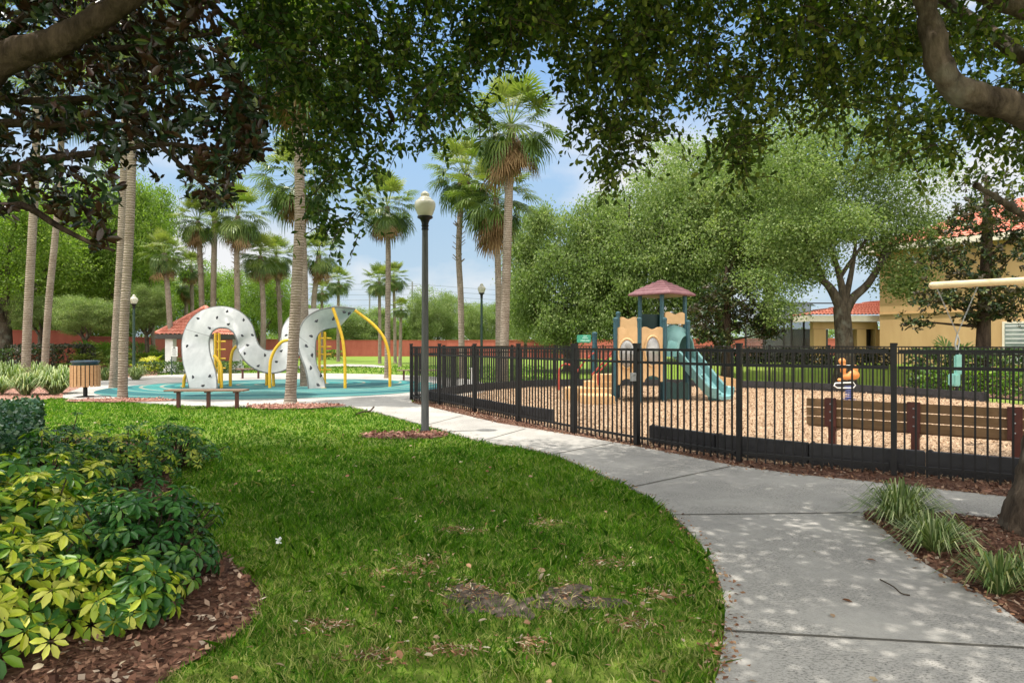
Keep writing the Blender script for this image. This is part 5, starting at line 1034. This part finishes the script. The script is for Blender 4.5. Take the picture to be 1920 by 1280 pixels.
def swing():
    d = 9.6; a, b = Vector(pd(1745, 535.5, d)), Vector(pd(2180, 512, d)); base = Vector((b.x, b.y, 0)); root = empty('swing_set', base, 'beige swing beam reaching in from the right with a hanging mint seat', 'swing'); dd = (b-a).normalized()
    MB().tube([a-dd*.02, a, a+dd*.015, b], [.022, .045, .052, .052], 18).build('beam', M_beam, root, True); MB().tube([b+Vector((0, 0, .1)), (b.x, b.y, 0)], .06, 16).build('post', M_beam, root, True)
    kn = Vector(pd(1795, 626, d))
    for x, y in ((1757, 541), (1833, 537)):
        t = Vector(pd(x, y, d)); n = 26; mb = MB()
        for i in range(n):
            p = t.lerp(kn, (i+.5)/n); e = (kn-t).normalized()*.018; s = Vector((0, 1, 0)) if i % 2 else e.cross(Vector((0, 1, 0))).normalized(); mb.tube([p-e, p-e*.4+s*.008, p+e*.4+s*.008, p+e, p+e*.4-s*.008, p-e*.4-s*.008, p-e], .0035, 5)
        mb.build('chain', M_steel, root)
    MB().tube([kn, pd(1791, 645, d), pd(1794, 662, d)], .012, 7).tube([kn, pd(1799, 640, d), pd(1796, 655, d), pd(1799, 664, d)], .010, 7).build('hanger', M_steel, root)
    s0 = Vector(pd(1794, 698, d)); st = MB(); st.box(Vector(pd(1796, 684, d)), (.105, .05, .30)).box(Vector(pd(1789, 712, d)), (.115, .13, .18), .2).box(Vector(pd(1797, 668, d)), (.11, .035, .09)); st.build('bucket_seat', M_mint, root, False, .018)
swing()

# ------------------------------------------------------------------ red wall, pavilion, house, pool screen, power lines
def wall():
    pts = [(-52, 41), (-31, 38.5), (-26, 40), (-24.5, 60), (-21, 80), (-8, 80.5), (4, 72), (14, 60), (32, 52), (50, 50)]; root = empty('boundary_wall', (pts[0][0], pts[0][1], 0), 'long terracotta red boundary wall behind lawn and trees', 'wall')
    for i, (a, b) in enumerate(zip(pts[:-1], pts[1:])):
        h0 = 2.25 if i < 2 else 1.9; A, B = Vector((*a, h0/2-.1)), Vector((*b, h0/2-.1)); MB().bar(A, B, .22, h0+.2).build('wall_section', M_wallred, root); MB().bar(A+Vector((0, 0, h0/2+.145)), B+Vector((0, 0, h0/2+.145)), .32, .09).build('coping', M_wallred, root)
wall()
def tiles(mb, a, b, c, d, nx, ny, r=.06):
    "barrel tiles over the roof slope a-b (eave), d-c (ridge)"
    a, b, c, d = map(Vector, (a, b, c, d)); nrm = (b-a).cross(d-a).normalized(); nrm = nrm if nrm.z > 0 else -nrm; vs = []; fs = []; k = nx*4
    for j in range(ny+1):
        for dj in ((0,) if j == 0 else (0, 1)):
            t = min(1, (j if dj == 0 else j)/ny); lift = (0 if dj == 0 else .05) if j else .05
            for i in range(k+1):
                u = i/k; p = a.lerp(b, u).lerp(d.lerp(c, u), t); h = r*abs(math.sin(math.pi*nx*u)); vs.append(p+nrm*(h+lift))
    rows = 2*ny+1
    fs = [(q*(k+1)+i, q*(k+1)+i+1, (q+1)*(k+1)+i+1, (q+1)*(k+1)+i) for q in range(rows-1) for i in range(k)]; mb.add(vs, fs)
def pavilion():
    d = 33.5; X0, X1 = (292-960)/F*d, (407-960)/F*d; dep = 4.2; ze = CH-(628-HZ)/F*d; ap = Vector(((X0+X1)/2, d+dep/2, CH-(577-HZ)/F*(d+1.5))); root = empty('pavilion', ((X0+X1)/2, d+dep/2, 0), 'open pavilion with white columns under a red tile hip roof', 'pavilion')
    c = [(X0, d, ze), (X1, d, ze), (X1, d+dep, ze), (X0, d+dep, ze)]; rf_ = MB()
    for i in range(4):
        a, b = c[i], c[(i+1) % 4]; tiles(rf_, a, b, ap+Vector((0, 0, 0)), ap, 14, 9, .07)
    r = rf_.build('roof', M_tile, root, True); hp = MB()
    for p in c: hp.tube([Vector(p)+Vector((0, 0, .08)), ap+Vector((0, 0, .08))], .11, 8)
    hp.build('ridge_tiles', M_tile, r, True); fa = MB()
    for i in range(4): fa.bar(Vector(c[i])+Vector((0, 0, -.08)), Vector(c[(i+1) % 4])+Vector((0, 0, -.08)), .06, .24)
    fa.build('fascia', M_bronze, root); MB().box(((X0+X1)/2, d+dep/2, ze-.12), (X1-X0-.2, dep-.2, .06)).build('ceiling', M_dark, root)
    for x in (308, 384):
        X = (x-960)/F*d+.1; 
        for y in (d+.45, d+dep-.45):
            MB().box((X, y, ze/2-.05), (.40, .40, ze-.1)).box((X, y, .15), (.5, .5, .3)).build('column', M_white, root, False, .01)
    MB().box(((X0+X1)/2, d+dep/2, .03), (X1-X0, dep, .07)).build('floor_slab', M_conc, root)
pavilion()
def house():
    A = Vector((16.3, 29.0, 0)); u = Vector((1.6, -1.9, 0)).normalized(); v = Vector((u.y*-1, u.x, 0)); v = Vector((1.9, 1.6, 0)).normalized(); L, D, H = 13.0, 10.0, 5.75; root = empty('house', A, 'two storey ochre stucco house with red clay tile roof', 'house')
    w = MB(); w.prism([(0, 0), (L, 0), (L, D), (0, D)], A+Vector((0, 0, H/2)), u, v, H); wl = w.build('wall', M_stucco, root)
    MB().bar(A-v*.02+Vector((0, 0, 2.82)), A+u*L-v*.02+Vector((0, 0, 2.82)), .07, .05).build('band', M_stucco, wl)
    e = .55; c = [A-u*e-v*e, A+u*(L+e)-v*e, A+u*(L+e)+v*(D+e), A-u*e+v*(D+e)]; c = [p+Vector((0, 0, H)) for p in c]; r1, r2 = A+u*4.6+v*D/2+Vector((0, 0, H+2.3)), A+u*(L-4.6)+v*D/2+Vector((0, 0, H+2.3)); rf_ = MB()
    for a, b, cc, dd, n in ((c[0], c[1], r2, r1, 46), (c[1], c[2], r2, r2, 36), (c[2], c[3], r1, r2, 46), (c[3], c[0], r1, r1, 36)): tiles(rf_, a, b, cc, dd, n, 17, .07)
    rf = rf_.build('roof', M_tile, root, True); f = MB()
    for i in range(4): f.bar(c[i]+Vector((0, 0, -.10)), c[(i+1) % 4]+Vector((0, 0, -.10)), .06, .26)
    f.build('fascia', M_cream, root); MB().prism([(0, 0), (L+2*e-.1, 0), (L+2*e-.1, D+2*e-.1), (0, D+2*e-.1)], c[0]+(u+v)*.05+Vector((0, 0, -.16)), u, v, .04).build('soffit', M_cream, root)
    for s, z, ww, hh in ((5.05, 1.55, 1.0, 1.5), (9.0, 1.55, 1.2, 1.5), (9.0, 4.4, 1.2, 1.3)):
        p = A+u*s-v*.01+Vector((0, 0, z)); rz = math.atan2(u.y, u.x); q = MB().box(p, (ww+.16, .10, hh+.16), rz).build('window', M_cream, root); MB().box(p-v*.045, (ww, .02, hh), rz).build('pane', M_glass, q); bl = MB()
        for k in range(9): bl.box(p-v*.058+Vector((0, 0, -hh/2+.1+k*(hh-.2)/8)), (ww-.06, .006, .03), rz)
        bl.build('blind', M_white, q)
lan = None
def lanai():
    d = 29.6; X = lambda x, dd=d: (x-960)/F*dd; root = empty('lanai', (X(1585), d, 0), 'single storey tiled lanai with ochre pillars joined to the house', 'porch'); ze = CH-(592-HZ)/F*d; zr = CH-(566-HZ)/F*(d+3.6); a = Vector((X(1513), d, ze)); b = Vector((X(1655), d, ze)); rf = MB()
    tiles(rf, a, b, (X(1720, d+3.6), d+3.6, zr), (X(1650, d+3.6), d+3.6, zr), 20, 8, .07); tiles(rf, (X(1513), d+7, ze), a, (X(1650, d+3.6), d+3.6, zr), (X(1650, d+3.6), d+3.6, zr), 20, 8, .07)
    rf.build('roof', M_tile, root, True); MB().bar(a+Vector((0, .03, -.12)), b+Vector((0, .03, -.12)), .08, .27).bar(a+Vector((0, .03, -.12)), Vector((X(1513), d+7, ze-.12)), .08, .27).build('fascia', M_cream, root)
    MB().bar(Vector((X(1530), d+.45, ze-.42)), Vector((X(1652), d+.45, ze-.42)), .3, .34).build('beam', M_stucco, root)
    for x in (1538, 1617, 1652): MB().box((X(x)+.1, d+.45, (ze-.6)/2), (.55 if x == 1538 else .42, .40, ze-.6)).build('pillar', M_stucco, root)
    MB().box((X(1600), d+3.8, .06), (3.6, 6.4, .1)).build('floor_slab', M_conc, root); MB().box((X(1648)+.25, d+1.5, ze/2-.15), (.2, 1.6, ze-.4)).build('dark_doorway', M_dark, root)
    for x in (1556, 1634): MB().box((X(x)+.1, d+.75, (ze-.6)/2), (.30, .12, ze-.6)).build('dark_post', M_bronze, root)
    MB().box((X(1600), d+6.2, ze/2-.2), (3.4, .08, ze-.5)).build('rear_screen', M_screenroof, root)
def pool_screen():
    d = 31.0; X = lambda x, dd=d: (x-960)/F*dd; root = empty('pool_screen', (X(1480), d, 0), 'dark framed screen enclosure left of the lanai', 'screen enclosure'); zt = CH-(598-HZ)/F*d; xs = [1398, 1432, 1470, 1484, 1507, 1521]; fr = MB()
    for x in xs: fr.box((X(x), d, zt/2), (.07, .07, zt))
    for z in (zt-.03, .9, .08): fr.bar((X(1398), d, z), (X(1521), d, z), .06, .06)
    top = CH-(568-HZ)/F*(d+3)
    for x in xs: fr.bar((X(x), d, zt), (X(x)+1.4, d+3.2, top), .05, .06)
    fr.bar((X(1398)+1.4, d+3.2, top), (X(1580)+1.4, d+3.2, top), .05, .06); fr.build('frame', M_bronze, root)
    MB().prism([(0, 0), (X(1521)-X(1398), 0), (X(1521)-X(1398), zt-.1), (0, zt-.1)], (X(1398), d+.01, .05), (1, 0, 0), (0, 0, 1), .004).build('screen', M_screen, root)
    s = MB(); s.add([(X(1398), d, zt+.05), (X(1521), d, zt+.05), (X(1521)+1.4, d+3.2, top+.05), (X(1398)+1.4, d+3.2, top+.05)], [(0, 1, 2, 3)]); s.add([(X(1521)+1.4, d+3.2, top+.05), (X(1398)+1.4, d+3.2, top+.05), (X(1398)+1.4, d+7, top+.07), (X(1580)+2, d+7, top+.07)], [(0, 1, 2, 3)]); s.build('roof_screen', M_screenroof, root)
house(); lanai(); pool_screen()
M_wire = plain('wire_grey', (.10, .11, .12), (.14, .15, .16), 3, .6)
def power():
    tops = []
    for k, (x, y, d) in enumerate(((250, 470, 150), (693, 540, 135), (773, 528, 130), (857, 560, 150), (1180, 470, 140))):
        p = Vector(pd(x, y, d)); root = empty('utility_pole', (p.x, p.y, 0), ['utility pole hidden among the far left trees', 'grey utility pole between the curled ribbon and the slim palm', 'thin utility pole just left of the near lamp post', 'slim far pole beside the stubbly palm trunk', 'utility pole hidden behind the big oaks'][k], 'utility pole', 'far utility poles'); MB().tube([(p.x, p.y, -.1), p], [.22, .14], 8).build('shaft', M_rim, root, True); MB().bar(p+Vector((-1.0, 0, -.8)), p+Vector((1.0, 0, -.8)), .12, .12).build('crossarm', M_rim, root); tops.append(p)
    for k in range(6):
        pts = []
        for a, b in ((pd(-400, 505+k*9, 140), pd(770, 532+k*10, 131)), (pd(770, 532+k*10, 131), pd(1600, 560+k*6, 150))):
            for i in range(9): t = i/9; p = Vector(a).lerp(Vector(b), t); p.z -= 1.2*4*t*(1-t); pts.append(p)
        o = MB().tube(pts, .035, 5).build('power_line', M_wire); tag(o, 'thin power lines crossing the sky above the red wall', 'power line', 'power lines above the wall')
power()
def far_woods():
    bl = []; rg = random.Random(9)
    for k in range(64):
        x = -75+k*2.7; y = 104+rg.uniform(-4, 6); h = rg.uniform(1.6, 3.2); bl.append(((x, y, h*.9), (2.6, 2.2, h), 26))
    Q = crownpts(bl, 40, .45); n = len(Q); L = .34*RNG.uniform(.7, 1.3, n); tag(leafmesh('distant_woods', M_oakpale, Q, rdir(n, -.1), rdir(n, .9), L, L*.36, None, RNG.random(n)*.8), 'continuous line of distant woods beyond the red wall', kind='stuff')
far_woods()
# small loose things on the ground
def stick(label, pts, r, name='fallen_stick'):
    o = MB().tube(catmull3(pts, 4), r, 7).build(name, M_branch, None, True); tag(o, label, 'stick')
stick('curved dry stick on the lawn edge beside the mulch ring palm', [(*gx(668, 781), .05), (*gx(680, 777), .06), (*gx(693, 775), .05), (*gx(701, 771), .10)], .018)
stick('thin forked twig lying on the concrete path', [(*gx(1650, 1095), .032), (*gx(1675, 1110), .036), (*gx(1690, 1122), .033), (*gx(1706, 1125), .031)], .004)
def petal():
    c = np.array([*gx(523, 1027), .05]); n = 5; A = rdir(n, .2); o = leafmesh('fallen_petal', M_paper, np.tile(c, (n, 1)), A, rdir(n, 1.0), np.full(n, .036), np.full(n, .013), None, None, True); tag(o, 'small white petal lying on the lawn near the dark green shrub', 'petal')
petal()
